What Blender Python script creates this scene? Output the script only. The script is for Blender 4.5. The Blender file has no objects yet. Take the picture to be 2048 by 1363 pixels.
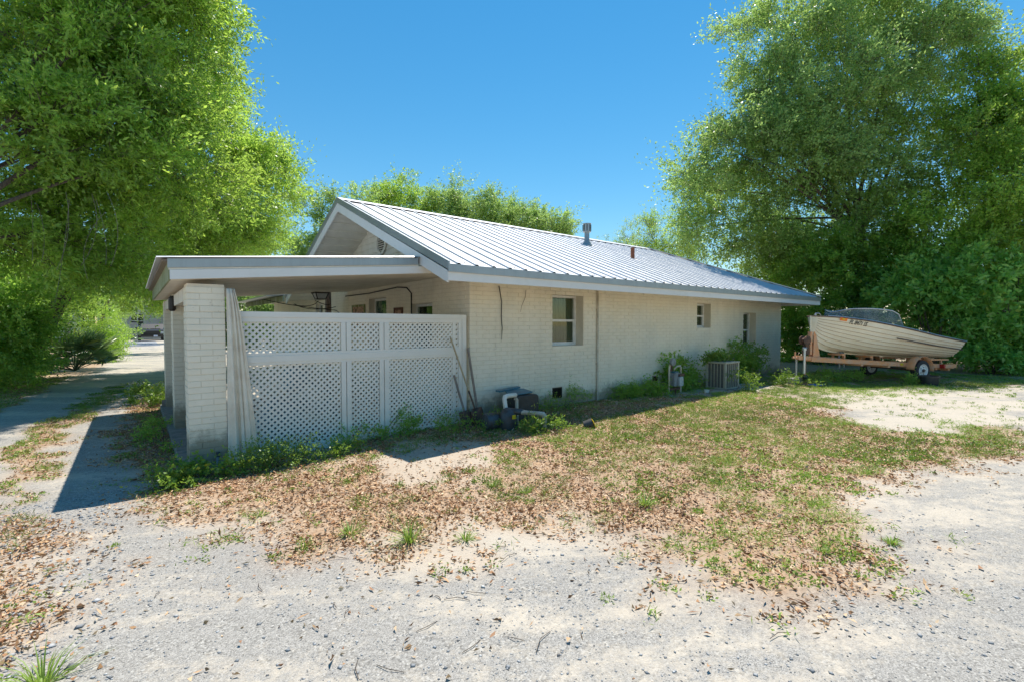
import bpy, math, random
import numpy as np
from mathutils import Vector, Matrix
random.seed(7); RNG=np.random.default_rng(11)
S=bpy.context.scene; COL=S.collection
# ---------------------------------------------------------------- camera, sky, sun, exposure
# world axes follow the house: X along the long wall (away to the right), Y along the gable end
H=1.6; AL=math.radians(51.7); PITCH=math.atan(31.0/958)
F0=Vector((math.cos(AL),math.sin(AL),0)); RR=Vector((math.sin(AL),-math.cos(AL),0))
FW=F0*math.cos(PITCH)-Vector((0,0,1))*math.sin(PITCH)
UP=Vector((0,0,1))*math.cos(PITCH)+F0*math.sin(PITCH)
cd=bpy.data.cameras.new('camera'); cam=bpy.data.objects.new('camera',cd); COL.objects.link(cam)
cd.sensor_width=36; cd.lens=958/2048*36; cd.clip_start=.05; cd.clip_end=2000
m=Matrix((RR,UP,-FW)).transposed().to_4x4(); m.translation=Vector((0,0,H)); cam.matrix_world=m
S.camera=cam
SUNV=Vector((.34,.21,1)).normalized()
W=bpy.data.worlds.new('World'); S.world=W; W.use_nodes=True
nt=W.node_tree; bg=nt.nodes['Background']
sky=nt.nodes.new('ShaderNodeTexSky'); sky.sky_type='NISHITA'; sky.sun_disc=False
sky.sun_elevation=math.asin(SUNV.z); sky.sun_rotation=math.atan2(SUNV.x,SUNV.y)
sky.air_density=1.25; sky.dust_density=0.0; sky.ozone_density=4.5; sky.altitude=0
hs=nt.nodes.new('ShaderNodeHueSaturation'); hs.inputs['Saturation'].default_value=1.30; hs.inputs['Value'].default_value=.57; hs.inputs['Hue'].default_value=.487
nt.links.new(sky.outputs[0],hs.inputs['Color']); nt.links.new(hs.outputs[0],bg.inputs[0]); bg.inputs[1].default_value=.15
sl=bpy.data.lights.new('sun','SUN'); sun=bpy.data.objects.new('sun',sl); COL.objects.link(sun)
sl.energy=3.95; sl.angle=math.radians(.53); sl.color=(1,.94,.85)
sun.rotation_euler=SUNV.to_track_quat('Z','Y').to_euler(); sun.location=(20,20,40)
S.view_settings.view_transform='Standard'; S.view_settings.look='None'; S.view_settings.exposure=.72; S.view_settings.gamma=1
S.render.engine='CYCLES'; S.cycles.max_bounces=9; S.cycles.transparent_max_bounces=12; S.cycles.diffuse_bounces=5
S.cycles.use_denoising=True
# ---------------------------------------------------------------- helpers
def at(u,v,d):                       # pixel of the photograph + distance ahead -> a point of the place
    p=Vector((0,0,H))+(FW+RR*((u-1024)/958)+UP*((681.5-v)/958))*d
    return p
def gz(x,y): return np.interp(x,[-50,.4,4.4,16,30,60],[-.12,-.12,0,.155,.25,.3])
def inpoly(P,x,y):
    x=np.asarray(x,float); y=np.asarray(y,float); c=np.zeros(x.shape,bool); n=len(P); j=n-1
    for i in range(n):
        xi,yi=P[i]; xj,yj=P[j]
        k=((yi>y)!=(yj>y))&(x<(xj-xi)*(y-yi)/((yj-yi) or 1e-9)+xi); c^=k; j=i
    return c
_tab=np.random.default_rng(5).random((256,256))
def vnoise(x,y,s,o=0):
    x=np.asarray(x)*s+o*17.3+500; y=np.asarray(y)*s+o*9.1+500
    i=np.floor(x).astype(int); j=np.floor(y).astype(int); fx=x-i; fy=y-j
    fx=fx*fx*(3-2*fx); fy=fy*fy*(3-2*fy); g=lambda a,b:_tab[a%256,b%256]
    return (g(i,j)*(1-fx)+g(i+1,j)*fx)*(1-fy)+(g(i,j+1)*(1-fx)+g(i+1,j+1)*fx)*fy
def fbm(x,y,s,o=0): return (vnoise(x,y,s,o)+.5*vnoise(x,y,s*2.1,o+1)+.25*vnoise(x,y,s*4.3,o+2))/1.75
def tag(o,label=None,cat=None,group=None,kind=None):
    if label: o['label']=label
    if cat: o['category']=cat
    if group: o['group']=group
    if kind: o['kind']=kind
    return o
ROOTLOC={}
def wl(o):
    v=Vector((0,0,0))
    while o is not None: v+=Vector(o.location); o=o.parent
    return v
def thing(name,label,cat,loc,group=None,rot=None):
    o=bpy.data.objects.new(name,None); COL.objects.link(o); o.location=loc; o.empty_display_size=.1
    if rot is not None: o.rotation_euler=rot
    return tag(o,label,cat,group)
class MB:
    def __init__(s): s.v=[]; s.f=[]
    def add(s,vs,fs):
        b=len(s.v); s.v+= [tuple(p) for p in vs]; s.f+=[tuple(i+b for i in f) for f in fs]; return s
    def box(s,a,b):
        x0,y0,z0=a; x1,y1,z1=b
        return s.add([(x0,y0,z0),(x1,y0,z0),(x1,y1,z0),(x0,y1,z0),(x0,y0,z1),(x1,y0,z1),(x1,y1,z1),(x0,y1,z1)],
          [(0,3,2,1),(4,5,6,7),(0,1,5,4),(1,2,6,5),(2,3,7,6),(3,0,4,7)])
    def bar(s,p,q,w,h,up=(0,0,1)):       # rectangular bar from p to q
        p=Vector(p); q=Vector(q); d=(q-p).normalized(); u=Vector(up); r=d.cross(u)
        if r.length<1e-4: r=d.cross(Vector((1,0,0)))
        r.normalize(); u=r.cross(d).normalized(); r*=w/2; u*=h/2
        vs=[p-r-u,p+r-u,p+r+u,p-r+u,q-r-u,q+r-u,q+r+u,q-r+u]
        return s.add(vs,[(0,3,2,1),(4,5,6,7),(0,1,5,4),(1,2,6,5),(2,3,7,6),(3,0,4,7)])
    def tube(s,pts,rad,n=8,cap=True):
        pts=[Vector(p) for p in pts]; R=rad if isinstance(rad,(list,tuple)) else [rad]*len(pts)
        vs=[]; fs=[]; ref=None
        for i,p in enumerate(pts):
            d=(pts[min(i+1,len(pts)-1)]-pts[max(i-1,0)])
            if d.length<1e-9: d=Vector((0,0,1))
            d.normalize()
            if ref is None:
                ref=d.cross(Vector((0,0,1)) if abs(d.z)<.9 else Vector((1,0,0))).normalized()
            a=(ref-d*ref.dot(d)).normalized(); ref=a; b=d.cross(a)
            for k in range(n):
                t=2*math.pi*k/n; vs.append(p+(a*math.cos(t)+b*math.sin(t))*R[i])
        for i in range(len(pts)-1):
            for k in range(n):
                k2=(k+1)%n; fs.append((i*n+k,i*n+k2,(i+1)*n+k2,(i+1)*n+k))
        if cap: fs.append(tuple(range(n-1,-1,-1))); fs.append(tuple((len(pts)-1)*n+k for k in range(n)))
        return s.add(vs,fs)
    def prism(s,poly,off):               # polygon (3D points) extruded by vector off
        n=len(poly); off=Vector(off); P=[Vector(p) for p in poly]
        return s.add(P+[p+off for p in P],[tuple(range(n-1,-1,-1)),tuple(range(n,2*n))]+[(i,(i+1)%n,n+(i+1)%n,n+i) for i in range(n)])
    def lathe(s,c,prof,n=16,ax='z'):
        vs=[];fs=[]
        for r,h in prof:
            for k in range(n):
                t=2*math.pi*k/n; a,b=r*math.cos(t),r*math.sin(t)
                o={'z':(a,b,h),'y':(a,h,b),'x':(h,a,b)}[ax]; vs.append(Vector(c)+Vector(o))
        for i in range(len(prof)-1):
            for k in range(n):
                k2=(k+1)%n; fs.append((i*n+k,i*n+k2,(i+1)*n+k2,(i+1)*n+k))
        fs.append(tuple(range(n-1,-1,-1))); fs.append(tuple((len(prof)-1)*n+k for k in range(n)))
        return s.add(vs,fs)
    def build(s,name,mt,parent=None,smooth=False,local=False,bevel=0,kind=None):
        me=bpy.data.meshes.new(name); off=Vector((0,0,0)) if (parent is None or local) else wl(parent)
        me.from_pydata([(p[0]-off.x,p[1]-off.y,p[2]-off.z) for p in s.v],[],s.f); me.materials.append(mt)
        if smooth:
            for p in me.polygons: p.use_smooth=True
            if smooth!='all':
                try: me.set_sharp_from_angle(angle=math.radians(40))
                except Exception: pass
        o=bpy.data.objects.new(name,me); COL.objects.link(o)
        if parent is not None: o.parent=parent
        if bevel:
            md=o.modifiers.new('b','BEVEL'); md.width=bevel; md.segments=2; md.limit_method='ANGLE'; md.angle_limit=.6
        if kind: o['kind']=kind
        return o
def npmesh(name,V,Fq,mt,parent=None,attrs=None,smooth=False,nv=4,kind=None,vattrs=None):
    me=bpy.data.meshes.new(name); V=np.asarray(V,np.float32).reshape(-1,3); Fq=np.asarray(Fq,np.int32).reshape(-1,nv)
    if parent is not None: V=V-np.array(wl(parent),np.float32)
    me.vertices.add(len(V)); me.vertices.foreach_set('co',V.ravel()); me.loops.add(Fq.size); me.loops.foreach_set('vertex_index',Fq.ravel())
    me.polygons.add(len(Fq)); me.polygons.foreach_set('loop_start',np.arange(0,Fq.size,nv,dtype=np.int32)); me.polygons.foreach_set('loop_total',np.full(len(Fq),nv,np.int32))
    me.update(calc_edges=True)
    for k,a in (attrs or {}).items():
        at_=me.attributes.new(k,'FLOAT','FACE'); at_.data.foreach_set('value',np.asarray(a,np.float32))
    for k,a in (vattrs or {}).items():
        at_=me.attributes.new(k,'FLOAT','POINT'); at_.data.foreach_set('value',np.asarray(a,np.float32))
    if smooth: me.polygons.foreach_set('use_smooth',np.ones(len(Fq),bool))
    me.materials.append(mt); o=bpy.data.objects.new(name,me); COL.objects.link(o)
    if parent is not None: o.parent=parent
    if kind: o['kind']=kind
    return o
# ---------------------------------------------------------------- materials
class N:
    def __init__(s,name):
        s.m=bpy.data.materials.new(name); s.m.use_nodes=True; s.t=s.m.node_tree; s.p=s.t.nodes['Principled BSDF']; s.out=s.t.nodes['Material Output']
    def n(s,ty,**kw):
        x=s.t.nodes.new('ShaderNode'+ty)
        for k,v in kw.items():
            if hasattr(x,k) and k not in x.inputs: setattr(x,k,v)
            else: x.inputs[k].default_value=v
        return x
    def l(s,a,b): s.t.links.new(a,b)
    def pos(s,sc=(1,1,1)):
        g=s.n('NewGeometry'); mp=s.n('Mapping'); mp.inputs['Scale'].default_value=sc; s.l(g.outputs['Position'],mp.inputs[0]); return mp.outputs[0]
    def noise(s,sc,det=4,rough=.6,vec=None,dist=0):
        x=s.n('TexNoise'); x.inputs['Scale'].default_value=sc; x.inputs['Detail'].default_value=det; x.inputs['Roughness'].default_value=rough; x.inputs['Distortion'].default_value=dist
        s.l(vec if vec is not None else s.pos(),x.inputs['Vector']); return x.outputs['Fac']
    def ramp(s,fac,stops):
        r=s.n('ValToRGB'); e=r.color_ramp.elements
        while len(e)<len(stops): e.new(.5)
        for i,(p,c) in enumerate(stops):
            e[i].position=p; e[i].color=(*c,1) if len(c)==3 else c
        s.l(fac,r.inputs[0]); return r.outputs[0]
    def mix(s,f,a,b,mode='MIX'):
        x=s.n('MixRGB'); x.blend_type=mode
        for i,q in enumerate((f,a,b)):
            if isinstance(q,(int,float)): x.inputs[i].default_value=q
            elif isinstance(q,tuple): x.inputs[i].default_value=(*q,1)
            else: s.l(q,x.inputs[i])
        return x.outputs[0]
    def math(s,op,a,b=0.):
        x=s.n('Math'); x.operation=op
        for i,q in enumerate((a,b)):
            if isinstance(q,(int,float)): x.inputs[i].default_value=q
            else: s.l(q,x.inputs[i])
        return x.outputs[0]
    def bump(s,h,st=.3,dist=.01):
        b=s.n('Bump'); b.inputs['Strength'].default_value=st; b.inputs['Distance'].default_value=dist; s.l(h,b.inputs['Height']); s.l(b.outputs[0],s.p.inputs['Normal'])
def G3(c): return (c[0],c[1],c[2])
def simple(name,c,rough=.6,metal=0,c2=None,sc=6,bs=0,thr=(.35,.65),spec=.5,bsc=None,mapsc=(1,1,1)):
    a=N(name); a.p.inputs['Roughness'].default_value=rough; a.p.inputs['Metallic'].default_value=metal; a.p.inputs['Specular IOR Level'].default_value=spec
    if c2 is None: c2=tuple(x*.72 for x in c)
    f=a.noise(sc,5,.65,a.pos(mapsc)); col=a.ramp(f,[(thr[0],c2),(thr[1],c)]); a.l(col,a.p.inputs['Base Color'])
    if bs: a.bump(a.noise(bsc or sc*6,4),bs,.006)
    return a.m
M={}
def painted(name,base,dirt,mort=False,algae=True):
    a=N(name); a.p.inputs['Roughness'].default_value=.62; a.p.inputs['Specular IOR Level'].default_value=.3
    f=a.noise(2.2,6,.7); c=a.mix(a.ramp(f,[(.3,(0,0,0)),(.75,(1,1,1))]),dirt,base)
    st=a.noise(1.0,5,.7,a.pos((3.2,3.2,.35)))                    # vertical run marks
    c=a.mix(a.ramp(st,[(.5,(0,0,0)),(.72,(.32,.32,.32))]),c,tuple(x*.78 for x in dirt))
    sp=a.noise(24,4,.65); c=a.mix(a.ramp(sp,[(.63,(0,0,0)),(.74,(.5,.5,.5))]),c,(.33,.27,.2)); bs_=a.noise(.9,5,.6); c=a.mix(a.ramp(bs_,[(.5,(0,0,0)),(.75,(.3,.3,.3))]),c,(.52,.54,.50))
    if algae:
        g=a.n('NewGeometry'); sx=a.n('SeparateXYZ'); a.l(g.outputs['Position'],sx.inputs[0])
        hgt=a.math('SUBTRACT',a.math('ADD',a.math('MULTIPLY',a.noise(1.7,5,.7),1.1),-.1),sx.outputs['Z'])
        k=a.ramp(hgt,[(.0,(0,0,0)),(.5,(.75,.75,.75))]); c=a.mix(k,c,(.40,.42,.36)); k2=a.ramp(a.math('SUBTRACT',a.math('MULTIPLY',a.noise(4,6,.75),.78),sx.outputs['Z']),[(.02,(0,0,0)),(.2,(.8,.8,.8))]); c=a.mix(k2,c,(.27,.24,.17))
    a.l(c,a.p.inputs['Base Color']); a.bump(a.noise(60,5,.6),.25,.004); return a.m
M['brick']=painted('painted_brick',(.88,.82,.69),(.80,.73,.58))
M['mortar']=painted('painted_mortar',(.82,.75,.62),(.64,.57,.45))
M['red_brick']=simple('bare_brick',(.35,.12,.06),.85,c2=(.2,.07,.04),sc=14)
def wood_white(name,base=(.84,.82,.76),bare=(.27,.24,.2),amt=.68):
    a=N(name); a.p.inputs['Roughness'].default_value=.5
    c=a.mix(a.noise(3,5,.7),tuple(x*.86 for x in base),base)
    f=a.noise(7.3,6,.75,a.pos((1,1,6))); c=a.mix(a.ramp(f,[(amt,(0,0,0)),(amt+.05,(.9,.9,.9))]),c,bare)
    f2=a.noise(2.3,4,.6); c=a.mix(a.ramp(f2,[(.55,(0,0,0)),(.8,(.3,.3,.3))]),c,(.5,.47,.38))
    a.l(c,a.p.inputs['Base Color']); a.bump(f,.2,.003); return a.m
M['white']=wood_white('white_painted_wood')
M['fascia']=wood_white('white_fascia_paint',(.82,.82,.80),(.1,.1,.1),.735)
M['mouldy']=simple('mouldy_board',(.42,.44,.3),.8,c2=(.12,.15,.02),sc=4,thr=(.4,.6),mapsc=(1,4,.4))
M['soffit']=simple('soffit_vinyl',(.82,.79,.70),.5,c2=(.70,.66,.56),sc=3)
M['ceiling']=simple('ceiling_board_paint',(.82,.76,.66),.6,c2=(.66,.59,.49),sc=4)
def galv(name,c=(.78,.79,.80),rough=.36,metal=.85):
    a=N(name); a.p.inputs['Metallic'].default_value=metal
    f=a.noise(1.2,6,.7); a.l(a.mix(f,tuple(x*.86 for x in c),c),a.p.inputs['Base Color'])
    st_=a.noise(1.5,6,.75,a.pos((7,.5,.5))); c0=a.mix(f,tuple(x*.86 for x in c),c); c0=a.mix(a.ramp(st_,[(.45,(0,0,0)),(.75,(.4,.4,.4))]),c0,tuple(x*.62 for x in c)); a.l(c0,a.p.inputs['Base Color'])
    a.l(a.ramp(a.noise(5,6,.7),[(.3,(rough-.06,)*3),(.7,(rough+.1,)*3)]),a.p.inputs['Roughness']); a.bump(a.noise(9,3),.05,.003); return a.m
M['roof']=galv('galvalume',(.62,.63,.65),.42,.5)
M['flash']=galv('grey_flashing',(.42,.46,.47),.45,.6)
M['darkmetal']=simple('dark_metal',(.05,.045,.04),.5,.4,sc=20)
M['screw']=simple('screw_head',(.04,.04,.045),.5,.3)
M['frame']=simple('window_vinyl',(.82,.82,.80),.4,c2=(.7,.69,.65),sc=10)
def glass(name,tint=(.8,.85,.8),op=.25):
    a=N(name); tr=a.n('BsdfTransparent'); gl=a.n('BsdfGlossy'); gl.inputs['Roughness'].default_value=.03
    tr.inputs[0].default_value=(*tint,1); fr=a.n('Fresnel'); fr.inputs[0].default_value=1.5
    mx=a.n('MixShader'); a.l(a.math('ADD',a.math('MULTIPLY',fr.outputs[0],.2),op*.03),mx.inputs[0]); a.l(tr.outputs[0],mx.inputs[1]); a.l(gl.outputs[0],mx.inputs[2]); a.l(mx.outputs[0],a.out.inputs[0]); return a.m
M['glass']=glass('window_glass')
def plexi():
    a=N('scratched_windshield'); tr=a.n('BsdfTransparent'); tr.inputs[0].default_value=(.7,.78,.8,1); a.p.inputs['Base Color'].default_value=(.42,.5,.53,1); a.p.inputs['Roughness'].default_value=.25
    st=a.noise(1.2,4,.6,a.pos((2,2,1.0))); mx=a.n('MixShader'); a.l(a.ramp(st,[(.3,(.12,.12,.12)),(.75,(.34,.34,.34))]),mx.inputs[0]); a.l(tr.outputs[0],mx.inputs[1]); a.l(a.p.outputs[0],mx.inputs[2]); a.l(mx.outputs[0],a.out.inputs[0]); return a.m
M['plexi']=plexi()
M['curtain']=simple('green_curtain',(.17,.21,.12),.9,c2=(.10,.13,.075),sc=3,mapsc=(9,9,.3))
M['dark']=simple('dark_interior',(.03,.03,.028),.9)
M['pattern']=simple('patterned_curtain',(.45,.5,.42),.9,c2=(.03,.12,.16),sc=9,thr=(.45,.52),mapsc=(1,1,.6))
M['cloth']=simple('cream_cloth',(.80,.76,.66),.9,c2=(.68,.62,.52),sc=5,bs=.2)
_c=M['cloth'].node_tree
M['woodgrey']=simple('weathered_handle',(.30,.25,.21),.8,c2=(.17,.14,.12),sc=10,mapsc=(6,6,.6),bs=.3)
M['woodtan']=simple('tan_handle',(.52,.42,.27),.7,c2=(.36,.28,.17),sc=10,mapsc=(6,6,.6))
M['rust']=simple('rusty_steel',(.22,.12,.08),.8,.3,c2=(.08,.06,.05),sc=14,bs=.5)
M['pvc']=simple('white_pvc',(.78,.76,.70),.4,c2=(.62,.58,.5),sc=7)
M['pvcold']=simple('weathered_pvc',(.62,.58,.50),.5,c2=(.42,.36,.28),sc=5)
M['teal']=simple('faded_teal_plastic',(.06,.22,.30),.45,c2=(.03,.12,.17),sc=5)
M['blackpl']=simple('black_plastic',(.045,.05,.055),.45,c2=(.025,.028,.03),sc=8)
M['bluepl']=simple('dark_blue_casting',(.06,.085,.105),.5,c2=(.05,.04,.035),sc=9,bs=.3)
M['concrete']=simple('concrete',(.42,.40,.37),.9,c2=(.3,.28,.26),sc=8,bs=.5)
M['conc_dark']=simple('old_concrete',(.30,.28,.25),.9,c2=(.2,.18,.16),sc=8,bs=.5)
M['bark']=simple('bark',(.17,.13,.10),.95,c2=(.07,.055,.045),sc=12,bs=.8,mapsc=(2,2,.5))
M['barkl']=simple('grey_bark',(.26,.23,.19),.95,c2=(.12,.1,.085),sc=12,bs=.8,mapsc=(2,2,.5))
M['trailer']=simple('orange_trailer_paint',(.82,.34,.13),.6,c2=(.66,.40,.26),sc=7,bs=.2)
M['hull']=simple('cream_hull_paint',(.86,.78,.63),.32,c2=(.78,.69,.53),sc=2.5)
M['gunwale']=simple('dark_gunwale',(.16,.11,.08),.7,c2=(.07,.05,.045),sc=9)
M['alu']=galv('aluminium_trim',(.62,.64,.66),.35,.8)
M['rubber']=simple('tyre_rubber',(.035,.037,.04),.8,sc=20)
M['rimw']=simple('white_wheel',(.75,.75,.73),.4,sc=9)
M['decalo']=simple('orange_decal',(.9,.22,.02),.4,c2=(.85,.19,.02),sc=5)
M['decaly']=simple('yellow_decal',(.85,.6,.02),.4,sc=5)
M['black']=simple('black_print',(.015,.015,.015),.4,sc=5)
M['redl']=simple('red_lens',(.45,.01,.01),.2,sc=5)
M['seam']=simple('rust_stained_seam',(.52,.38,.25),.8,c2=(.38,.25,.15),sc=9)
M['tarp']=simple('blue_tarp',(.03,.2,.6),.5,c2=(.02,.12,.4),sc=12)
M['ac']=simple('beige_ac_paint',(.46,.44,.36),.5,c2=(.36,.34,.27),sc=6)
M['coil']=simple('ac_coil',(.17,.165,.15),.7,c2=(.11,.105,.095),sc=40)
M['metergrey']=simple('meter_grey',(.25,.28,.30),.5,c2=(.17,.18,.18),sc=10,bs=.2)
M['meterlt']=simple('meter_light',(.5,.54,.55),.5,c2=(.38,.4,.4),sc=10)
M['brown']=simple('brown_vent',(.16,.07,.05),.7,c2=(.1,.04,.03),sc=10)
M['trunkblue']=simple('dark_blue_car_paint',(.006,.009,.014),.45,0,c2=(.005,.007,.012),sc=5)
M['chrome']=galv('chrome',(.6,.6,.62),.15,1)
M['asphalt']=simple('asphalt',(.30,.31,.33),.85,c2=(.24,.25,.27),sc=5,bs=.2)
M['stucco']=simple('grey_stucco',(.36,.37,.35),.9,c2=(.30,.31,.29),sc=4)
M['picture']=simple('picture_print',(.5,.3,.2),.6,c2=(.12,.07,.05),sc=14,thr=(.4,.55))
M['plate']=simple('plate_white',(.6,.65,.8),.4,sc=5)
def leafmat(name,dark,light,yellow=(.35,.38,.04),trans=.45,tint=(.42,.62,.05),rough=.42):
    a=N(name); at1=a.n('Attribute'); at1.attribute_name='rnd'; at2=a.n('Attribute'); at2.attribute_name='tone'
    c=a.ramp(at2.outputs['Fac'],[(.1,tuple(x*.55 for x in dark)),(.9,tuple(x*1.12 for x in light))])  # random leaf tone; dark end lowered to put clump self-shadow into the colour
    c=a.mix(a.math('MULTIPLY',at1.outputs['Fac'],.5),c,tuple(min(1,x*1.35) for x in light))
    c=a.mix(a.ramp(at1.outputs['Fac'],[(.955,(0,0,0)),(.97,(1,1,1))]),c,yellow)
    a.l(c,a.p.inputs['Base Color']); a.p.inputs['Roughness'].default_value=rough-.06; a.p.inputs['Specular IOR Level'].default_value=.6
    t=a.n('BsdfTranslucent'); tc=a.mix(.62,c,tint,'MIX'); a.l(tc,t.inputs[0])
    mx=a.n('MixShader'); mx.inputs[0].default_value=trans; a.l(a.p.outputs[0],mx.inputs[1]); a.l(t.outputs[0],mx.inputs[2]); a.l(mx.outputs[0],a.out.inputs[0]); return a.m
M['oakA']=leafmat('fresh_oak_leaves',(.13,.24,.05),(.33,.52,.09),tint=(.64,.88,.12),trans=.57)
M['oakB']=leafmat('mid_oak_leaves',(.13,.23,.08),(.34,.50,.16),tint=(.58,.80,.20),trans=.57)
M['oakD']=leafmat('dark_oak_leaves',(.09,.165,.055),(.20,.33,.11),tint=(.5,.72,.18),trans=.54)
M['vine']=leafmat('vine_leaves',(.09,.19,.045),(.22,.40,.08),tint=(.60,.90,.13),trans=.58)
M['magn']=leafmat('broad_leaves',(.11,.26,.07),(.28,.50,.13),tint=(.62,.95,.18),trans=.6,rough=.3)
M['palm']=leafmat('palmetto_fronds',(.09,.16,.08),(.22,.32,.15),tint=(.3,.42,.08),trans=.3,rough=.35)
M['grass']=leafmat('grass_blades',(.09,.17,.03),(.27,.40,.065),yellow=(.46,.40,.16),tint=(.36,.5,.06),trans=.35,rough=.6)
M['weed']=leafmat('weed_leaves',(.09,.18,.035),(.22,.36,.06),tint=(.36,.55,.05),trans=.4,rough=.5)
def littermat():
    a=N('dry_leaves'); at1=a.n('Attribute'); at1.attribute_name='rnd'
    c=a.ramp(at1.outputs['Fac'],[(0,(.22,.10,.045)),(.3,(.38,.19,.085)),(.6,(.52,.31,.15)),(.85,(.63,.43,.25)),(1,(.72,.55,.36))])
    a.l(c,a.p.inputs['Base Color']); a.p.inputs['Roughness'].default_value=.65
    return a.m
M['litter']=littermat()
def pebmat():
    a=N('gravel_stone'); at1=a.n('Attribute'); at1.attribute_name='rnd'
    c=a.ramp(at1.outputs['Fac'],[(0,(.12,.12,.125)),(.15,(.25,.26,.27)),(.5,(.38,.39,.40)),(.85,(.52,.52,.52)),(1,(.66,.65,.63))])
    a.l(a.mix(.25,c,a.noise(60,4),'MULTIPLY'),a.p.inputs['Base Color']); a.p.inputs['Roughness'].default_value=.85; return a.m
M['pebble']=pebmat()
def groundmat():
    a=N('ground_soil'); A={}
    for k in ('soil','green','gravel'):
        x=a.n('Attribute'); x.attribute_name=k; A[k]=x.outputs['Fac']
    mpv=a.n('Mapping'); mpv.inputs['Rotation'].default_value=(0,0,math.radians(38)); a.l(a.pos(),mpv.inputs[0]); mps=a.n('Mapping'); mps.inputs['Scale'].default_value=(.55,1.7,1); a.l(mpv.outputs[0],mps.inputs[0]); big=a.noise(.9,7,.7,mps.outputs[0],.4); fine=a.noise(75,5,.7); mid=a.noise(9,6,.7)
    sand=a.ramp(fine,[(.25,(.39,.335,.265)),(.5,(.53,.47,.385)),(.85,(.62,.56,.475))])
    vo=a.n('TexVoronoi'); vo.inputs['Scale'].default_value=110; vo.inputs['Randomness'].default_value=1; a.l(a.pos(),vo.inputs['Vector'])
    v2=a.n('TexVoronoi'); v2.inputs['Scale'].default_value=210; a.l(a.pos(),v2.inputs['Vector'])
    sx=a.n('SeparateColor'); a.l(vo.outputs['Color'],sx.inputs[0]); sx2=a.n('SeparateColor'); a.l(v2.outputs['Color'],sx2.inputs[0])
    st=a.ramp(sx.outputs[0],[(0,(.14,.132,.12)),(.3,(.26,.247,.225)),(.7,(.37,.352,.32)),(1,(.54,.515,.47))])
    st2=a.ramp(sx2.outputs[0],[(0,(.16,.15,.135)),(.4,(.315,.30,.275)),(1,(.48,.455,.415))])
    st=a.mix(a.ramp(mid,[(.42,(0,0,0)),(.58,(1,1,1))]),st,st2)
    gm=a.math('ADD',a.math('MULTIPLY',big,1.7),a.math('MULTIPLY',mid,.9)); gm=a.math('ADD',gm,a.math('MULTIPLY',a.noise(32,4,.7),.5)); gm=a.math('ADD',gm,a.math('MULTIPLY',A['gravel'],.5))
    gmask=a.ramp(a.math('MULTIPLY',gm,.5),[(.77,(0,0,0)),(.93,(1,1,1))])
    c=a.mix(gmask,sand,st); tone_=a.noise(.35,5,.7); c=a.mix(a.ramp(tone_,[(.4,(0,0,0)),(.7,(.45,.45,.45))]),c,a.mix(.5,c,(.27,.25,.22)))
    soil=a.ramp(a.noise(30,6,.75),[(.3,(.24,.15,.09)),(.5,(.40,.27,.17)),(.7,(.52,.39,.27))])
    c=a.mix(a.math('MULTIPLY',A['soil'],a.ramp(mid,[(.25,(.5,.5,.5)),(.55,(1,1,1))])),c,soil)
    a.l(c,a.p.inputs['Base Color']); a.p.inputs['Roughness'].default_value=.95; a.p.inputs['Specular IOR Level'].default_value=.2
    hgt=a.math('ADD',a.math('MULTIPLY',vo.outputs['Distance'],-.9),a.math('MULTIPLY',fine,.8)); hgt=a.math('ADD',hgt,a.math('MULTIPLY',mid,1.5)); a.bump(hgt,.5,.007); return a.m
M['ground']=groundmat()
# ---------------------------------------------------------------- ground
LIT=[(0.34,8.82),(0.05,7.41),(0.10,6.33),(0.35,5.50),(0.63,4.80),(0.96,4.45),(0.94,3.74),(1.29,3.67),(1.53,3.21),(1.93,3.01),(2.41,3.01),(2.93,2.84),(3.07,2.37),(3.20,1.85),(2.82,1.62),(3.34,1.45),(3.13,1.10),(3.95,1.30),(3.79,0.98),(4.48,1.16),(5.17,1.75),(6.10,1.55),(6.93,1.31),(8.46,0.68),(11.11,0.90),(8.96,1.43),(8.55,2.19),(10.59,3.97),(10.86,5.11),(7.52,6.73),(4.49,6.80),(0.98,6.60)]
GRN=[(3.15,4.60),(4.32,5.06),(5.80,5.29),(9.25,5.61),(11.25,5.29),(14.38,4.23),(17.50,1.44),(16.19,1.33),(12.04,3.10),(8.94,3.35),(8.95,2.29),(8.40,1.54),(6.30,1.60),(5.56,1.70),(4.63,1.56),(3.63,1.69),(3.64,2.02),(3.94,2.63),(3.69,3.22),(2.97,3.33),(2.69,3.93)]
GR2=[(7.85,2.01),(9.79,1.56),(10.85,0.88),(8.79,0.70),(7.39,1.17),(6.64,1.55)]
EDGE=[(3.06,2.18),(3.82,1.99),(4.75,1.60),(4.42,0.99),(3.89,0.98),(3.57,1.26),(3.12,1.04),(3.08,1.43),(2.79,1.61)]
BARE=[(2.13,5.68),(2.90,6.21),(3.73,5.43),(3.68,4.81),(3.15,4.60),(2.58,4.76),(2.17,4.31),(2.12,5.06)]
STRIP=[(-0.80,5.04),(-1.45,9.33),(-1.22,11.99),(-0.56,17.67),(-0.06,18.33),(-0.37,14.28),(-0.92,10.69),(-0.79,8.08),(-0.89,6.48)]
HEDGEL=[(-2.23,7.70),(-2.16,14.04),(-1.81,18.95),(-1.11,25.68),(-0.91,43.11),(-3.01,55.52),(-9.32,48.17),(-9.03,14.67)]
SLOPE=[(0.75,14.40),(0.17,13.85),(-0.10,10.50),(-0.20,9.61),(-0.16,8.40),(0.02,7.0),(0.12,5.9),(0.48,5.9),(0.75,9.43)]
LEFTL=[(-0.80,5.04),(-1.9,7.2),(-1.9,3.9),(-.62,3.2),(-0.50,4.36),(-0.66,5.2),(-.75,6.0)]
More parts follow.
